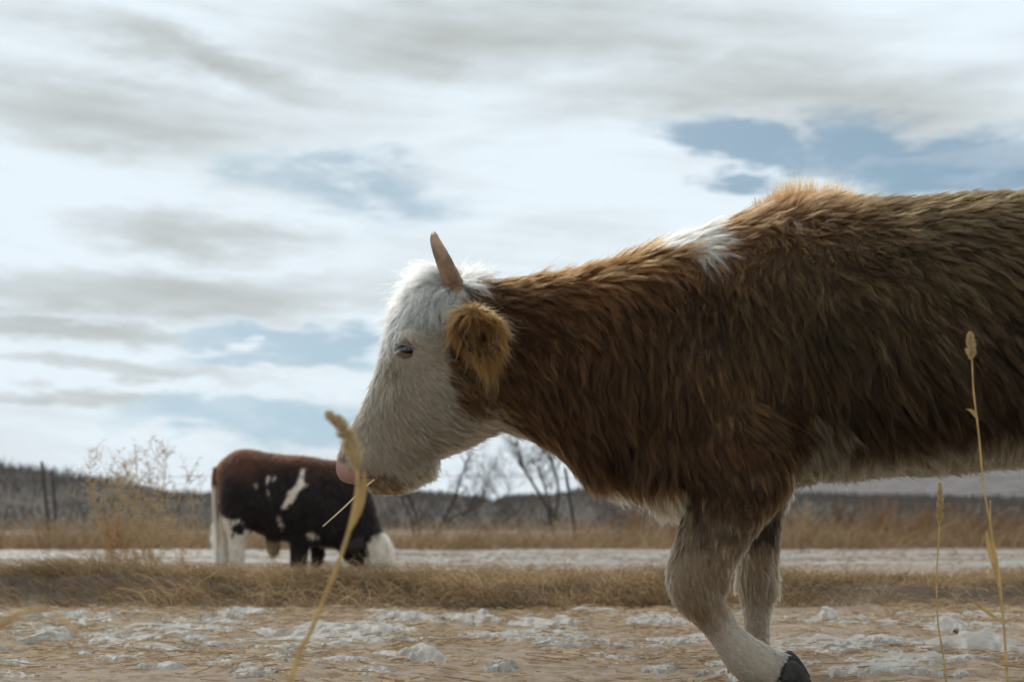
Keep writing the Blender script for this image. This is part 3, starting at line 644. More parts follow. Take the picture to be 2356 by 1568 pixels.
# hooves
def claw_pair(lst, Y, du=0, dv=0):
    out_ = []
    for k_, o in ((0, -.026), (1, .026)):
        out_.append(loft([(a + du * k_, b + dv * k_, c_ + du * k_, d + dv * k_, w, Y + o) for a, b, c_, d, w in lst], 16, 14, power=2.6))
    return merge(out_)
for lst, Y, du, dv in (([(1790, 1578, 1806, 1524, .017), (1808, 1582, 1826, 1518, .020), (1830, 1588, 1844, 1532, .020), (1850, 1594, 1859, 1552, .016), (1866, 1598, 1871, 1574, .010)], NL, -8, -22),
               ([(1704, 1515, 1778, 1515, .022), (1690, 1530, 1780, 1530, .024), (1672, 1541, 1778, 1541, .022)], FL, 0, 0),
               ([(2640, 1528, 2722, 1528, .022), (2626, 1550, 2724, 1550, .024), (2608, 1576, 2722, 1576, .022)], 3.52, 0, 0), ([(2700, 1522, 2780, 1522, .022), (2686, 1535, 2782, 1535, .024), (2668, 1546, 2780, 1546, .022)], 3.9, 0, 0)):
    v_, f_ = claw_pair(lst, Y, du, dv); link('hoof', mesh_np('hoof', v_, f_), cow, M_hoof)
for o in (-.025, .025):
    v_, f_ = ellipsoid(px(1780, 1508, NL) + np.array([0, o * .6, 0]), (.020, .015, .0085), 14, 10, rot=-.75); link('dewclaw', mesh_np('dewclaw', v_, f_), cow, M_dew)

# ------------------------------------------------------------------ the far cow
YB = 14.0
S_ = YB / F
tB = [(500, 1070, 506, 1140, .10, YB), (522, 1050, 522, 1188, .22, YB), (560, 1032, 560, 1212, .28, YB), (640, 1044, 640, 1240, .31, YB), (700, 1048, 700, 1252, .30, YB), (750, 1056, 742, 1258, .26, YB), (790, 1062, 770, 1262, .22, YB), (828, 1085, 785, 1270, .18, YB), (852, 1130, 785, 1278, .16, YB), (868, 1185, 795, 1290, .14, YB), (880, 1230, 812, 1302, .125, YB)]
hB = [(862, 1200, 800, 1280, .11, YB - .02), (892, 1238, 815, 1304, .115, YB - .04), (904, 1268, 832, 1320, .105, YB - .05), (902, 1300, 840, 1328, .08, YB - .06), (888, 1322, 838, 1334, .06, YB - .06)]
def legB(rows, Y): return [(a, v, b, v, w, Y) for a, b, v, w in rows]
parts = [loft(tB, 50, 28, egg=.1), loft(hB, 20, 22),
         loft(legB([(505, 590, 1130, .12), (508, 585, 1180, .11), (520, 578, 1220, .08), (526, 566, 1250, .055), (530, 562, 1290, .05), (530, 562, 1312, .05)], YB - .17), 26, 18),
         loft(legB([(500, 560, 1150, .10), (500, 545, 1200, .09), (502, 535, 1240, .05), (504, 530, 1300, .045)], YB + .17), 20, 18),
         loft(legB([(655, 735, 1180, .10), (662, 722, 1230, .085), (667, 712, 1262, .06), (668, 708, 1290, .055), (668, 706, 1312, .05)], YB - .15), 24, 18),
         loft(legB([(690, 760, 1200, .09), (712, 752, 1250, .06), (716, 742, 1302, .05)], YB + .16), 16, 16),
         ellipsoid(px(705, 1150, YB - .14), (.22, .2, .32)), ellipsoid(px(550, 1130, YB - .12), (.2, .18, .3)), ellipsoid(px(628, 1252, YB), (.08, .06, .13), rot=.15), ellipsoid(px(626, 1276, YB), (.03, .03, .05))]
bm_ = fuse(parts, 0.022, 4)
cb, nb, tb = mesh_arrays(bm_)
PW = [[(708, 1078), (714, 1086), (707, 1105), (716, 1112), (704, 1128), (690, 1146), (668, 1168), (660, 1164), (668, 1142), (690, 1118)], [(650, 1182), (660, 1188), (664, 1215), (655, 1212)], [(497, 1178), (525, 1184), (560, 1196), (585, 1222), (585, 1330), (490, 1330)], [(622, 1100), (634, 1092), (630, 1112), (622, 1112)], [(640, 1098), (648, 1104), (640, 1112)], [(596, 1118), (606, 1116), (600, 1124)], [(626, 1124), (634, 1128), (630, 1146)], [(712, 1226), (728, 1222), (740, 1238), (722, 1244)],
      [(845, 1246), (880, 1224), (930, 1240), (930, 1350), (846, 1350)], [(738, 1252), (770, 1262), (790, 1300), (760, 1280)], [(500, 1235), (545, 1235), (545, 1330), (490, 1330)]]
def coatB(Pt):
    u, v = uv_of(Pt, YB); j = (fbm(Pt * 9, 71, 3) - .5) * 14; u = u + j; v = v + (fbm(Pt * 9, 72, 3) - .5) * 14
    u = u + rng.normal(0, 2.2, len(u)); v = v + rng.normal(0, 2.2, len(v))
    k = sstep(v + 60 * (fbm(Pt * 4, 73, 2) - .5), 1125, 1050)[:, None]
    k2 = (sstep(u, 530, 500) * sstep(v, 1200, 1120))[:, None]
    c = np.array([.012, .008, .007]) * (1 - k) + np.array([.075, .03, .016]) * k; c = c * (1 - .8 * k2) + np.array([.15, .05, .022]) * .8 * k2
    w = np.zeros(len(u))
    for p_ in PW: w = np.maximum(w, in_poly(u, v, p_))
    w = w * ~(((u - 557) / 17) ** 2 + ((v - 1216) / 15) ** 2 < 1)
    c = c * (1 - w[:, None]) + np.array([.60, .52, .42]) * w[:, None]
    g = (sstep(v, 1240, 1250) * (u > 600) * (u < 660))[:, None]; c = c * (1 - g) + np.array([.25, .18, .1]) * g
    return c
cow2 = empty('cow', (px(640, 1300, YB)[0], YB, 0)); tag(cow2, 'dark brown and white bull grazing head down beyond the grass bank', 'cow')
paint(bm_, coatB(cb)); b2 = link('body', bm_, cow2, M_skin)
nB = 5500; Pb, Nb = scatter(cb, nb, tb, nB, lambda c_, n_: np.where(n_[:, 1] > .3, .2, 1.0))
ub, vb = uv_of(Pb, YB)
Db = np.stack([np.where(ub > 760, .3, -.25), 0 * ub, np.full(nB, -1.0)], -1)
hl = ((ub > 840) & (vb > 1225)).astype(float)
pts, rad = grow(Pb, Nb, Db, .028 + .02 * rng.random(nB) + .03 * hl, .35 + .3 * hl, .15 + .6 * hl, np.full(nB, .02), 14, K=5, thin=.0013)
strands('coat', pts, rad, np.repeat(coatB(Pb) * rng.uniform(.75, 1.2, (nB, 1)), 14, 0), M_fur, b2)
tp = spline([px(u, v, YB - .02) for u, v in ((500, 1075), (494, 1110), (495, 1180), (500, 1240), (500, 1285))], 20)
v_, f_ = tube(tp, np.interp(np.linspace(0, 1, 20), [0, .5, 1], [.045, .03, .015]), 10)
tm = mesh_np('tail', v_, f_); tc_ = np.tile([.55, .48, .38], (len(v_), 1)); tc_[:60] = [.13, .05, .022]; paint(tm, tc_); tail = link('tail', tm, cow2, M_skin)
n_ = 500; k0 = rng.integers(10, 20, n_); st = tp[k0]; t_ = np.linspace(0, 1, 5)
dv = np.stack([rng.normal(0, .035, n_), rng.normal(0, .03, n_), -rng.uniform(.12, .25, n_)], -1)
strands('tail_switch', st[:, None] + dv[:, None] * t_[None, :, None], np.array([.003, .003, .0025, .002, .001])[None], np.array([.5, .43, .34]) * rng.uniform(.7, 1.2, (n_, 1)), M_fur, tail)
for yy, dx in ((-.12, 0), (-.02, 0)):
    pass
v_, f_ = loft([(835, 1232, 838, 1262, .02, YB - .2), (812, 1240, 816, 1268, .03, YB - .24), (796, 1252, 800, 1270, .015, YB - .26)], 10, 12)
em = mesh_np('ear', v_, f_); paint(em, np.tile([.02, .012, .01], (len(v_), 1))); link('ear', em, cow2, M_skin)

# ------------------------------------------------------------------ dry grass (uncountable)
def grass(name, X, Yv, length, width, lean, colours, label, K=6, droop=.8):
    n = len(X); Z = ground_z(X, Yv) - .01; t = np.linspace(0, 1, K)
    a = rng.uniform(0, 6.28, n); az_ = np.stack([np.cos(a), np.sin(a), 0 * a], -1)
    sw = (fbm(p2(X, Yv, 2.0), 91, 3) - .5) * 7
    az_ = unit(az_ * .7 + lean + np.stack([np.cos(sw), np.sin(sw), 0 * sw], -1) * .6)
    pos = np.zeros((n, K, 3)); pos[:, 0] = np.stack([X, Yv, Z], -1)
    st = rng.uniform(.15, .9, n)
    for k in range(1, K):
        e = st + droop * rng.uniform(.6, 1.6, n) * t[k] ** 1.3
        d = az_ * np.sin(e)[:, None] + np.array([0, 0, 1.]) * np.cos(e)[:, None] + rng.normal(0, .13, (n, 3))
        pos[:, k] = pos[:, k - 1] + unit(d) * (length / (K - 1))[:, None]
    pos[..., 2] = np.maximum(pos[..., 2], ground_z(pos[..., 0], pos[..., 1]) + .004)
    r = width[:, None] * np.linspace(1, .35, K)[None]
    return tag(strands(name, pos, r, colours, M_blade), label, 'grass', kind='stuff')
straw = np.array([[.37, .275, .17], [.31, .225, .135], [.25, .175, .10], [.43, .34, .225], [.22, .14, .078]])
def strawcol(n): return straw[rng.integers(0, 5, n)] * rng.uniform(.75, 1.2, (n, 1))
n = 60000
X = rng.uniform(-4.4, 4.4, n); off = np.where(rng.random(n) < .55, rng.uniform(0, .7, n), rng.uniform(.5, 1.9, n))
dens = fbm(p2(X, off, 1.4), 81, 3)
cover = np.where(off < .42, np.interp(X, [-4, -3, -2.3, -1.9, -1.3, .8, 1.3, 1.8, 4], [.5, .3, .22, .3, 1, 1, .75, .22, .3]), .75)
keep = rng.random(n) < cover * (.35 + .65 * sstep(dens, .3, .55))
X, off = X[keep], off[keep]; n = len(X)
lenb = rng.uniform(.07, .22, n) * np.where(off > .5, .75, 1) * np.interp(X, [-3, -1, 0, 1.2, 2.5], [.8, 1.15, 1.1, .9, .7]) * (.6 + .8 * fbm(p2(X, off, 2.2), 83, 2))
grass('dry_grass', X, bank_front(X) + off, lenb, rng.uniform(.0009, .0028, n), np.array([-.7, -.75, 0]), strawcol(n) * (np.array([1.2, 1.15, 1.05]) * (.45 + 1.1 * fbm(p2(X, off, 3.0), 84, 3))[:, None]), 'tangled dry tan grass covering the low field bank', droop=1.0)
n = 22000
X = rng.uniform(-17, 17, n); Yv = 26 + 9 * rng.random(n) ** 1.4
dn = fbm(p2(X, Yv, .45), 85, 3)
keep = rng.random(n) < sstep(dn, .28, .55); X, Yv, dn = X[keep], Yv[keep], dn[keep]; n = len(X)
grass('tall_dry_grass', X, Yv, rng.uniform(.25, .85, n) * (.25 + 1.5 * dn), rng.uniform(.003, .007, n), np.array([0, -.2, 0]), strawcol(n) * np.array([1.05, 1.0, .95]), 'band of taller dry grass along the far edge of the field', droop=.7)
n = 9000
X = rng.uniform(1.2, 13.5, n); Yv = rng.uniform(30, 34, n); dn = fbm(p2(X, Yv, .55), 95, 3); keep = rng.random(n) < sstep(dn, .38, .6) * sstep(X, 1.2, 5) + .05; X, Yv, dn = X[keep], Yv[keep], dn[keep]; n = len(X)
rust = np.array([[.20, .11, .06], [.26, .15, .08], [.14, .085, .05], [.30, .2, .115]])[rng.integers(0, 4, n)] * rng.uniform(.7, 1.25, (n, 1))
grass('rusty_scrub', X, Yv, rng.uniform(.35, 1.15, n) * (.35 + 1.1 * dn), rng.uniform(.003, .007, n), np.array([0, 0, 0]), rust, 'uneven thicket of rusty scrub behind the cow legs along the field edge', droop=.45)
n = 6000
X = rng.uniform(-9, 9, n); Yv = rng.uniform(8.6, 13, n); keep = fbm(p2(X, Yv, 1.1), 86, 3) > .54; X, Yv = X[keep], Yv[keep]; n = len(X)
grass('short_dry_grass', X, Yv, rng.uniform(.06, .2, n), rng.uniform(.001, .0024, n), np.array([0, -.2, 0]), strawcol(n), 'sparse short dry grass behind the low bank')
n = 15000
Yv = 11 + 15.5 * rng.random(n) ** .8; X = rng.uniform(-.47, .47, n) * Yv; keep = rng.random(n) < sstep(fbm(np.stack([X * .35, Yv * 1.6, 0 * X], -1), 89, 3), .42, .62); X, Yv = X[keep], Yv[keep]; n = len(X)
grass('straw_stubble', X, Yv, rng.uniform(.04, .13, n), rng.uniform(.002, .005, n), np.array([0, 0, 0]), strawcol(n), 'sparse straw stubble poking through the plastic mulch strip', K=4, droop=1.2)
# loose straw lying on the soil
n = 34000
X = rng.uniform(-3.4, 3.4, n); Yv = 3.0 + 4.1 * rng.random(n); keep = rng.random(n) < sstep(fbm(p2(X, Yv, 1.8), 88, 4), .33, .62) + .12
X, Yv = X[keep], Yv[keep]; n = len(X); t = np.linspace(-.5, .5, 4)
a = rng.normal(0, .55, n); ln = rng.gamma(1.6, .017, n) + .012
pos = np.stack([X[:, None] + np.cos(a)[:, None] * ln[:, None] * t, Yv[:, None] + np.sin(a)[:, None] * ln[:, None] * t, np.zeros((n, 4))], -1)
pos[..., 2] = ground_z(pos[..., 0], pos[..., 1]) * .0 + (ground_z(X, Yv) + .005 + .02 * rng.random(n) * (rng.random(n) < .45))[:, None] + (rng.normal(0, .10, n) * ln)[:, None] * t
tag(strands('straw_litter', pos, rng.uniform(.0007, .0022, (n, 1)) * np.array([[.8, 1, 1, .8]]), strawcol(n) * np.array([1.45, 1.46, 1.5]), M_blade), 'loose straw litter scattered over the foreground soil', 'straw', kind='stuff')

# ------------------------------------------------------------------ torn plastic film
m, t, out = material('white_plastic_film')
co_ = t.new('ShaderNodeTexCoord').outputs['Object']; nz = t.noise(co_, 7, 6, .65); nz2 = t.noise(co_, 45, 5, .6)
cfilm = t.ramp(nz.outputs[0], [(.3, (.42, .36, .285)), (.5, (.56, .52, .455)), (.7, (.64, .61, .555))])
cfilm = t.mixc(t.smooth(nz2.outputs[0], .55, .75, 0, .5), cfilm, (.32, .25, .18, 1))
pb = t.new('ShaderNodeBsdfPrincipled'); t.l.new(cfilm, pb.inputs['Base Color']); pb.inputs['Roughness'].default_value = .42; pb.inputs['Specular IOR Level'].default_value = .3
trn = t.new('ShaderNodeBsdfTranslucent'); t.l.new(cfilm, trn.inputs[0]); mx = t.new('ShaderNodeMixShader'); mx.inputs[0].default_value = .35
bpn = t.new('ShaderNodeBump'); bpn.inputs['Strength'].default_value = .5; bpn.inputs['Distance'].default_value = .01; t.l.new(nz2.outputs[0], bpn.inputs['Height']); t.l.new(bpn.outputs[0], pb.inputs['Normal'])
t.l.new(pb.outputs[0], mx.inputs[1]); t.l.new(trn.outputs[0], mx.inputs[2]); t.l.new(mx.outputs[0], out.inputs[0]); M_film = m
def film(cx, cy, w, d, h, seed, nI=72, nJ=26, mound=0.5, slant=0.0):
    """ragged crumpled sheet lying on the soil: returns verts, faces"""
    a = np.linspace(-1, 1, nI); b_ = np.linspace(-1, 1, nJ); A, B = np.meshgrid(a, b_, indexing='ij')
    X = cx + A * w / 2 + .12 * d * (fbm(np.stack([A * 3, B * 3, 0 * A + seed], -1), seed, 3) - .5)
    Yv = cy + B * d / 2 + slant * A * w + .5 * d * (fbm(np.stack([A * 2.2, 0 * A, 0 * A + seed], -1), seed + 1, 3) - .5)
    cr_ = 1 - np.abs(2 * fbm(np.stack([A * w * 2.4, B * d * 13 + A * 1.2, 0 * A + seed], -1), seed + 2, 3) - 1)
    bulk = np.exp(-(A ** 2 * 2.2 + B ** 2 * 1.6))
    z = h * (mound * bulk * (.6 + .6 * fbm(np.stack([A * 2, B * 2, 0 * A + seed], -1), seed + 7, 2)) + (1 - mound) * cr_ ** 3 * (.35 + .65 * fbm(np.stack([A * 3, B * 2, 0 * A], -1), seed + 5, 3)))
    edge = np.maximum(np.abs(A), np.abs(B)); rag = fbm(np.stack([A * (1.5 + w * 5), B * 3.5, 0 * A + seed * 3.1], -1), seed + 3, 4)
    sink = np.clip((A ** 2 + B ** 2) * .8 + (rag - .5) * (2.2 - 1.9 * (mound > .8)) - .12, 0, 2)
    flap = sstep(fbm(np.stack([A * 3, B * 2, 0 * A + seed], -1), seed + 9, 2), .55, .75) * sstep(np.abs(B), .2, .8)
    Z = ground_z(X, Yv) + .006 + z * (1 - .6 * np.clip(sink, 0, 1)) - .035 * sink + flap * h * .5
    ii = np.arange(nI * nJ).reshape(nI, nJ); fs = []
    for i in range(nI - 1):
        for j in range(nJ - 1):
            if sink[i:i + 2, j:j + 2].mean() < .8: fs.append((ii[i, j], ii[i + 1, j], ii[i + 1, j + 1], ii[i, j + 1]))
    used = sorted({k for f_ in fs for k in f_}); rm = {k: n_ for n_, k in enumerate(used)}
    V = np.stack([X, Yv, Z], -1).reshape(-1, 3)[used]
    return list(V), [tuple(rm[k] for k in f_) for f_ in fs]
def gy(v): return ZC * F / (v - VH)
SHEETS = [  # u, v(foot), width px, depth m, height m, mound, label
    (965, 1524, 150, .16, .055, .95, 'smooth domed white plastic lump below the straw in the near cow mouth'),
    (2240, 1502, 260, .3, .075, .9, 'large puffed white plastic heap under the tall stalks at lower right'),
    (1905, 1428, 80, .25, .06, .95, 'small peaked white plastic mound just right of the cow legs by the bank'),
    (2175, 1452, 95, .28, .06, .9, 'humped white plastic fold behind the large heap at lower right'),
    (2050, 1440, 330, .22, .02, .3, 'long flat white plastic strip joining two mounds at the right bank foot'),
    (125, 1482, 130, .25, .06, .6, 'crumpled white plastic wad at lower left with a trailing twist'),
    (260, 1490, 200, .3, .03, .4, 'trailing twisted white plastic tail lying right of the lower left wad'),
    (140, 1422, 170, .4, .055, .4, 'upturned white plastic flap at far left against the grass bank'),
    (420, 1452, 330, .35, .035, .4, 'long rolled white plastic strip left of the blurred front stalk'),
    (500, 1494, 150, .18, .03, .5, 'short folded white plastic piece left of the blurred front stalk foot'),
    (560, 1416, 150, .5, .05, .4, 'ruffled white plastic piece at the bank foot left of the front stalk'),
    (780, 1460, 380, .4, .04, .4, 'long crinkled white plastic sheet stretched right of the front stalk'),
    (910, 1428, 150, .5, .06, .4, 'spiky white plastic crest at the bank foot below the grazing bull head'),
    (1060, 1430, 150, .5, .05, .4, 'torn white plastic tuft at the bank foot below the near cow jaw'),
    (1260, 1440, 170, .5, .05, .4, 'frayed white plastic bundle at the bank foot below the cow neck'),
    (1200, 1474, 330, .35, .03, .35, 'flat greyish white plastic sheet midway below the cow neck'),
    (1330, 1490, 230, .25, .03, .4, 'rumpled grey plastic sheet just left of the raised near hoof leg'),
    (1160, 1538, 100, .12, .03, .6, 'small crumpled white plastic scrap near the frame bottom centre'),
    (1520, 1436, 150, .4, .04, .45, 'white plastic fold directly behind the bent knee of the cow'),
    (1950, 1500, 160, .22, .035, .5, 'arched white plastic flap just right of the dark raised hoof'),
    (2020, 1482, 200, .25, .03, .4, 'shredded white plastic patch between the raised hoof and the large heap'),
]
for i, (u, v, wpx, d, h, md, lab) in enumerate(SHEETS):
    Yv = gy(v) + d * .25; c0 = px(u, v, Yv); o = empty('x') if False else None
    V, fs = film(c0[0], Yv, 1.2 * wpx * Yv / F, d, h * (1 if md > .8 else .8), 100 + i * 7, mound=md, slant=rng.normal(0, .05))
    org = np.array([c0[0], Yv, float(ground_z(c0[0], Yv))]); ob = link('plastic_film', mesh_np('plastic_film', np.array(V) - org, fs, md > .8), None, M_film)
    ob.location = org; tag(ob, lab, 'plastic film', 'torn plastic film lying on the field')
parts = []
for i in range(240):
    v = rng.uniform(1404, 1560); Yv = gy(v); u = rng.uniform(-40, 2400); wpx = rng.gamma(2, 48) + 20
    if fbm(p2(np.array([px(u, v, Yv)[0]]), np.array([Yv]), 1.1), 97, 2)[0] < .41: continue
    wm = wpx * Yv / F; parts.append(film(px(u, v, Yv)[0], Yv, wm, wm * rng.uniform(.25, .7) + .05, rng.uniform(.005, .018), 400 + i, 26, 11, rng.uniform(.1, .5)))
V, fs = merge(parts); tag(link('plastic_scraps', mesh_np('plastic_scraps', V, fs, False), None, M_film), 'countless small white plastic shreds littering the foreground soil', 'plastic scraps', kind='stuff')
parts = []; i = 0; yrow = 11.4
while yrow < 26:
    x = -.46 * yrow - rng.uniform(0, 2)
    while x < .46 * yrow:
        ln_ = rng.uniform(1.2, 4.5); i += 1
        if rng.random() < .66: parts.append(film(x + ln_ / 2, yrow + rng.normal(0, .1), ln_ * 1.1, rng.uniform(.22, .5), rng.uniform(.02, .06), 700 + i, 40, 9, .3))
        x += ln_ + rng.gamma(1.3, .45)
    yrow += rng.uniform(.62, 1.0)
V, fs = merge(parts); tag(link('plastic_mulch', mesh_np('plastic_mulch', V, fs, False), None, M_film), 'streaky white plastic mulch covering the field strip beyond the bank', 'plastic mulch', kind='stuff')

# ------------------------------------------------------------------ stalks
def stalk(name, label, pts3, rad, headf=None, leaves=(), bristle=.02, headr=.006, colr=(.5, .36, .17)):
    pts3 = np.array(pts3); base = pts3[0].copy(); t_ = empty(name, tuple(base)); tag(t_, label, 'grass stalk')
    p_ = spline(pts3, 60); v_, f_ = tube(p_, np.linspace(rad, rad * .55, 60), 8); link('stem', mesh_np('stem', v_, f_), t_, M_stem)
    if headf:
        k0 = int(headf * 59); hp = p_[k0:]; n_ = 420
        q_ = rng.random(n_) * (len(hp) - 1.001); i_ = q_.astype(int); root = hp[i_] + (hp[i_ + 1] - hp[i_]) * (q_ - i_)[:, None]
        tg = unit(hp[i_ + 1] - hp[i_]); rd = unit(rng.normal(0, 1, (n_, 3))); f_q = q_ / (len(hp) - 1); prof_ = np.minimum(1, f_q * 5 + .25) * (1 - f_q) ** .6 + .12
        root = root + rd * (headr * prof_ * rng.random(n_))[:, None]
        d = unit(rd * .8 + tg) * (bristle * (.5 + .7 * prof_))[:, None]; tt_ = np.linspace(0, 1, 3)
        strands('seed_head', root[:, None] + d[:, None] * tt_[None, :, None], np.array([.0006, .0005, .0002])[None] * rad / .0016, np.array(colr) * rng.uniform(.7, 1.25, (n_, 1)), M_blade, t_)
    for lf in leaves:
        lp = spline(lf, 16); V = []; w = np.sin(np.pi * np.linspace(.06, .98, 16)) * rad * 1.8
        for k in range(16): V += [lp[k] + np.array([w[k], 0, w[k] * .25]), lp[k] - np.array([0, w[k] * .4, 0]), lp[k] - np.array([w[k], 0, w[k] * .25])]
        fs = [(3 * k + j, 3 * k + j + 1, 3 * k + j + 4, 3 * k + j + 3) for k in range(15) for j in range(2)]
        link('leaf', mesh_np('leaf', V, fs), t_, M_stem)
    return t_
def PX(lst, Y): return [px(u, v, Y) for u, v in lst]
Yf = 1.75
stalk('foxtail_stalk', 'thick blurred foxtail stalk standing in front of the cow muzzle', [np.array([px(618, 1600, Yf)[0] - .03, Yf, 0.0])] + PX([(672, 1550), (715, 1450), (765, 1330), (800, 1230), (818, 1150), (822, 1090), (812, 1040), (797, 1000), (778, 972), (758, 955)], Yf), .0033, .62,
      leaves=[PX([(800, 1230), (822, 1180), (836, 1120), (838, 1080)], Yf + .01)], bristle=.012, headr=.0055, colr=(.52, .40, .23))
Yr = 2.5
stalk('foxtail_stalk', 'tallest foxtail stalk at right, its pale head against the brown flank', [np.array([px(2330, 1600, Yr)[0], Yr, 0.0])] + PX([(2308, 1420), (2295, 1300), (2265, 1130), (2252, 1000), (2240, 900), (2236, 820), (2232, 768)], Yr), .0022, .86, leaves=[PX([(2250, 965), (2236, 945), (2222, 940)], Yr)], bristle=.009, headr=.005, colr=(.5, .38, .2))
stalk('foxtail_stalk', 'slender straight stalk with narrow head standing under the brown belly', [np.array([px(2185, 1600, 2.9)[0], 2.9, 0.0])] + PX([(2172, 1520), (2158, 1430), (2155, 1330), (2160, 1230), (2163, 1160), (2162, 1112)], 2.9), .0021, .72, bristle=.008, headr=.004, colr=(.5, .36, .17))
stalk('dry_stalk', 'bare kinked stalk near the right edge beside the tallest foxtail', [np.array([px(2325, 1620, 2.6)[0], 2.6, 0.0])] + PX([(2310, 1440), (2295, 1330), (2280, 1230), (2278, 1150)], 2.6), .0026, leaves=[PX([(2306, 1430), (2270, 1405), (2222, 1370)], 2.6), PX([(2294, 1330), (2276, 1260), (2270, 1220)], 2.6)])
stalk('dry_stalk', 'blurred yellow bent blade of grass arching in at the lower left corner', [np.array([px(-120, 1700, 1.35)[0], 1.35, 0.0])] + PX([(-50, 1500), (0, 1435), (60, 1408), (110, 1400), (150, 1428), (190, 1470), (205, 1492)], 1.35), .0028)
ms = spline([px(862, 1102, 3.58), px(835, 1124, 3.5), px(790, 1168, 3.47), px(743, 1210, 3.45)], 14); v_, f_ = tube(ms, np.linspace(.0022, .0016, 14), 8)
tag(link('straw_stem', mesh_np('straw_stem', v_, f_), None, principled('pale_straw', (.58, .46, .27), .5, 40, .2)), 'thin pale straw stem held in the near cow lips', 'straw')

# ------------------------------------------------------------------ weeds and shrubs
def weed(name, label, u, v, Y, hpx, spread, nstem, tone, seed, fluff=1.0, group=None, thick=1.0, cat='shrub'):
    r = np.random.default_rng(seed); base = px(u, v, Y); base[2] = float(ground_z(base[0], Y)) - .02
    root = empty(name, tuple(base)); tag(root, label, cat, group); H = hpx * Y / F; tw, tc2 = [], []; seeds = []
    for s_ in range(nstem):
        top = base + np.array([r.normal(0, spread) * H, r.normal(0, spread * .6) * H, H * r.uniform(.55, 1.0)])
        mid = base * .45 + top * .55 + np.array([r.normal(0, .05) * H, r.normal(0, .05) * H, .05 * H])
        sp_ = spline([base + r.normal(0, .02, 3) * np.array([H, H, 0]), mid, top], 14)
        v_, f_ = tube(sp_, np.linspace(.0042, .0012, 14) * H * thick, 6); link('stem', mesh_np('stem', v_, f_), root, M_bark if tone == 'dark' else M_stem)
        for k in range(int(16 * fluff)):
            q_ = r.uniform(.25, .98); st_ = sp_[int(q_ * 13)]
            d = np.array([r.normal(0, .6), r.normal(0, .6), r.uniform(.3, 1.1)]); d = d / np.linalg.norm(d) * H * r.uniform(.08, .28) * (1.15 - q_ * .6)
            pp = st_ + d * np.linspace(0, 1, 5)[:, None] + np.array([0, 0, .15]) * np.linalg.norm(d) * (np.linspace(0, 1, 5)[:, None] ** 2); tw.append(pp)
            for _ in range(int(7 * fluff)):
                s0 = pp[r.integers(1, 5)]; dd = r.normal(0, 1, 3); dd[2] = abs(dd[2]); dd = dd / np.linalg.norm(dd) * H * r.uniform(.015, .06); seeds.append(s0 + dd * np.linspace(0, 1, 5)[:, None])
    tw = np.array(tw); seeds = np.array(seeds)
    c1 = np.array({'tan': [.36, .275, .17], 'dark': [.16, .10, .06], 'red': [.25, .125, .06]}[tone])
    strands('twigs', tw, (np.linspace(.0014, .0006, 5) * H * thick)[None], c1 * r.uniform(.7, 1.2, (len(tw), 1)), M_blade, root)
    strands('seed_sprays', seeds, (np.array([.0006, .0014, .0018, .0013, .0005]) * H * thick)[None], c1 * np.array([1.25, 1.2, 1.1]) * r.uniform(.7, 1.3, (len(seeds), 1)), M_blade, root)
    return root
weed('tall_weed', 'tall feathery dry weed clump left of the grazing bull', 345, 1318, 10.0, 335, .19, 9, 'tan', 1, 1.0)
weed('tall_weed', 'leaning tan weed clump at left, its plume nearest the fence posts', 262, 1322, 9.4, 320, .13, 6, 'tan', 2, .9)
weed('tall_weed', 'thin sparse dry weed standing closest behind the bull tail', 415, 1316, 10.6, 250, .12, 4, 'tan', 3, .8)
weed('tall_weed', 'dense tangled tan weed between the two feathery clumps at left', 320, 1324, 9.6, 215, .24, 9, 'tan', 5, 1.1)
weed('low_weed', 'orange tinted low weed at the foot of the left weed clumps', 255, 1325, 9.2, 150, .16, 7, 'red', 4, 1.2)
LB = ['rusty bushy weed right behind the planted far leg', 'darkest peaked brown shrub under the cow belly', 'wide reddish brown shrub under the middle of the belly', 'thin reddish weed beside the slender straight stalk', 'low brown shrub at the right frame edge behind the stalks', 'brown twiggy shrub seen between cow brisket and bent knee']
for i, (u, hp_, tone) in enumerate(((1850, 95, 'tan'), (1935, 105, 'dark'), (2030, 100, 'red'), (2140, 80, 'red'), (2290, 70, 'dark'), (1470, 80, 'red'))):
    weed('dry_shrub', LB[i], u, 1245, 30 + i * .7, hp_ + 22, .30, 9, tone, 10 + i, 1.1, 'dry shrubs along the far field edge', thick=1.3)
for i, (u, lab) in enumerate(((1115, 'small russet weed tuft below the bare tree right of the chin'), (1345, 'russet weed clump below the leaning dark post under the brisket'), (130, 'pale weed tuft at the foot of the fence posts'), (1010, 'pale weed tuft at the foot of the forked bare tree'))):
    weed('dry_shrub', lab, u, 1245, 29 + i, 66, .4, 7, 'red' if i < 2 else 'tan', 30 + i, 1.1, 'dry shrubs along the far field edge', thick=1.2)

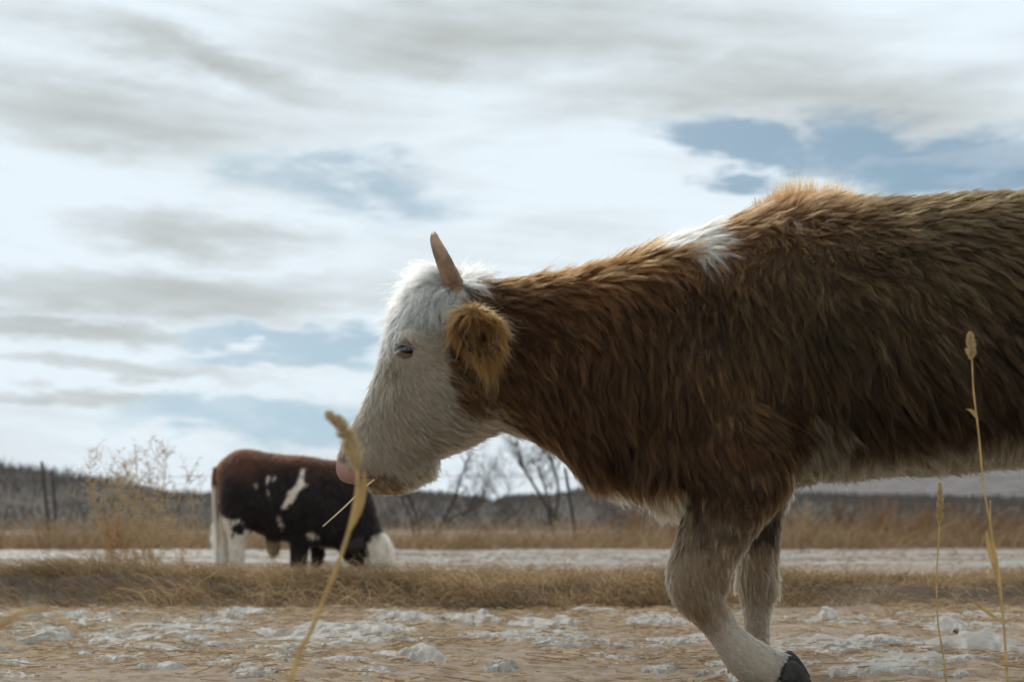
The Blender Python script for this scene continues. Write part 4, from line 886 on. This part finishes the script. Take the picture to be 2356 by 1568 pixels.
# ------------------------------------------------------------------ bare trees, fence
def bare_tree(label, main, Y, r0, seed, levels=3):
    r = np.random.default_rng(seed); base = px(*main[0][0], Y); root = empty('bare_tree', (base[0], Y, float(ground_z(base[0], Y)))); tag(root, label, 'tree', 'leafless trees beyond the field')
    twig = []
    def branch(p, d, L_, rad_, lev):
        n_ = 7; path = [p]; dd = d.copy()
        for k in range(n_): dd = unit(dd + r.normal(0, .13, 3) + np.array([0, 0, .05])); path.append(path[-1] + dd * L_ / n_)
        twig.append(tube(path, np.linspace(rad_, rad_ * .4, n_ + 1), 5, False))
        if lev > 0:
            for k in range(5):
                q_ = r.integers(2, n_ + 1); nd = unit(dd + r.normal(0, .6, 3)); branch(path[q_], nd, L_ * r.uniform(.4, .7), rad_ * .5, lev - 1)
    for limb in main:
        p_ = spline([px(u, v, Y + r.normal(0, .3)) for u, v in limb], 20); p_[0, 2] = min(p_[0, 2], 0.3)
        v_, f_ = tube(p_, np.linspace(r0, r0 * .35, 20), 8); link('trunk' if limb is main[0] else 'limb', mesh_np('trunk', v_, f_), root, M_bark)
        for k in range(7): 
            q_ = r.integers(8, 20); d = unit(p_[min(q_, 19)] - p_[q_ - 2] + r.normal(0, .25, 3) * np.linalg.norm(p_[q_ - 1] - p_[q_ - 2]) * 2); branch(p_[q_], d, r.uniform(.7, 1.5) * Y / 45, r0 * .35, levels - 1)
    V, fs = merge(twig); link('crown', mesh_np('crown', V, fs), root, M_bark)
bare_tree('forked bare tree with two spreading limbs under the cow jaw', [[(1000, 1235), (1020, 1195), (1045, 1150), (1055, 1110), (1070, 1075)], [(1005, 1228), (1040, 1190), (1070, 1178), (1085, 1160)]], 48, .07, 1)
bare_tree('twin thin bare trunks leaning left beneath the cow chin', [[(955, 1235), (945, 1190), (925, 1150), (905, 1120)], [(965, 1235), (962, 1195), (945, 1155), (930, 1125)]], 50, .06, 2)
bare_tree('dense bare tree standing beneath the throat of the cow', [[(1275, 1235), (1268, 1170), (1250, 1110), (1235, 1070)], [(1270, 1220), (1285, 1140), (1278, 1090), (1270, 1055)], [(1268, 1180), (1225, 1110), (1205, 1080)]], 46, .065, 3)
bare_tree('faint low bare sapling between the two larger bare trees', [[(1170, 1215), (1168, 1160), (1172, 1115)], [(1168, 1190), (1150, 1150), (1140, 1130)]], 90, .06, 4)
def post(label, p0, p1, Y, r):
    root = px(*p0, Y); top = px(*p1, Y); b0 = np.array([root[0], Y, float(ground_z(root[0], Y)) - .05])
    v_, f_ = tube([b0 - b0, (top - b0) * .5 + np.array([.01, 0, 0]), (top - b0) * .98, top - b0], [r, r * .95, r * .85, r * .5], 10)
    o = link('fence_post', mesh_np('fence_post', v_, f_), None, M_post); o.location = b0; tag(o, label, 'fence post', 'posts of the wire fence')
post('taller dark fence post at far left, leaning slightly', (116, 1255), (96, 1060), 30, .035)
post('shorter dark fence post just right of the taller one', (130, 1250), (121, 1080), 33, .035)
post('dark leaning fence post seen beneath the cow brisket', (1328, 1245), (1300, 1075), 31, .04)
for zz, lab in ((1094, 'thin top fence wire stretched across the far field edge'), (1128, 'thin lower fence wire stretched across the far field edge')):
    pth = [px(u, zz + 5 * math.sin(u / 170.) ** 2, 31.05) for u in range(-400, 2800, 40)]
    v_, f_ = tube(pth, .0065, 5)
    if zz == 1094: tag(link('fence_wire', mesh_np('fence_wire', v_, f_), None, M_wire), lab, 'wire')

# ------------------------------------------------------------------ air
m, t, out = material('thin_air'); vol = t.new('ShaderNodeVolumePrincipled'); vol.inputs['Density'].default_value = 0.00011; vol.inputs['Color'].default_value = (0.95, 0.96, 0.98, 1); vol.inputs['Anisotropy'].default_value = 0.2
t.l.new(vol.outputs[0], out.inputs['Volume'])
x0, x1, y0, y1, z0, z1 = -2400, 2400, -30, 2600, -40, 112
V = [(x, y, z) for x in (x0, x1) for y in (y0, y1) for z in (z0, z1)]
tag(link('haze', mesh_np('haze', V, [(0, 1, 3, 2), (4, 6, 7, 5), (0, 4, 5, 1), (2, 3, 7, 6), (0, 2, 6, 4), (1, 5, 7, 3)], False), None, m), 'thin pale haze over the plain and hills', 'haze', kind='stuff')
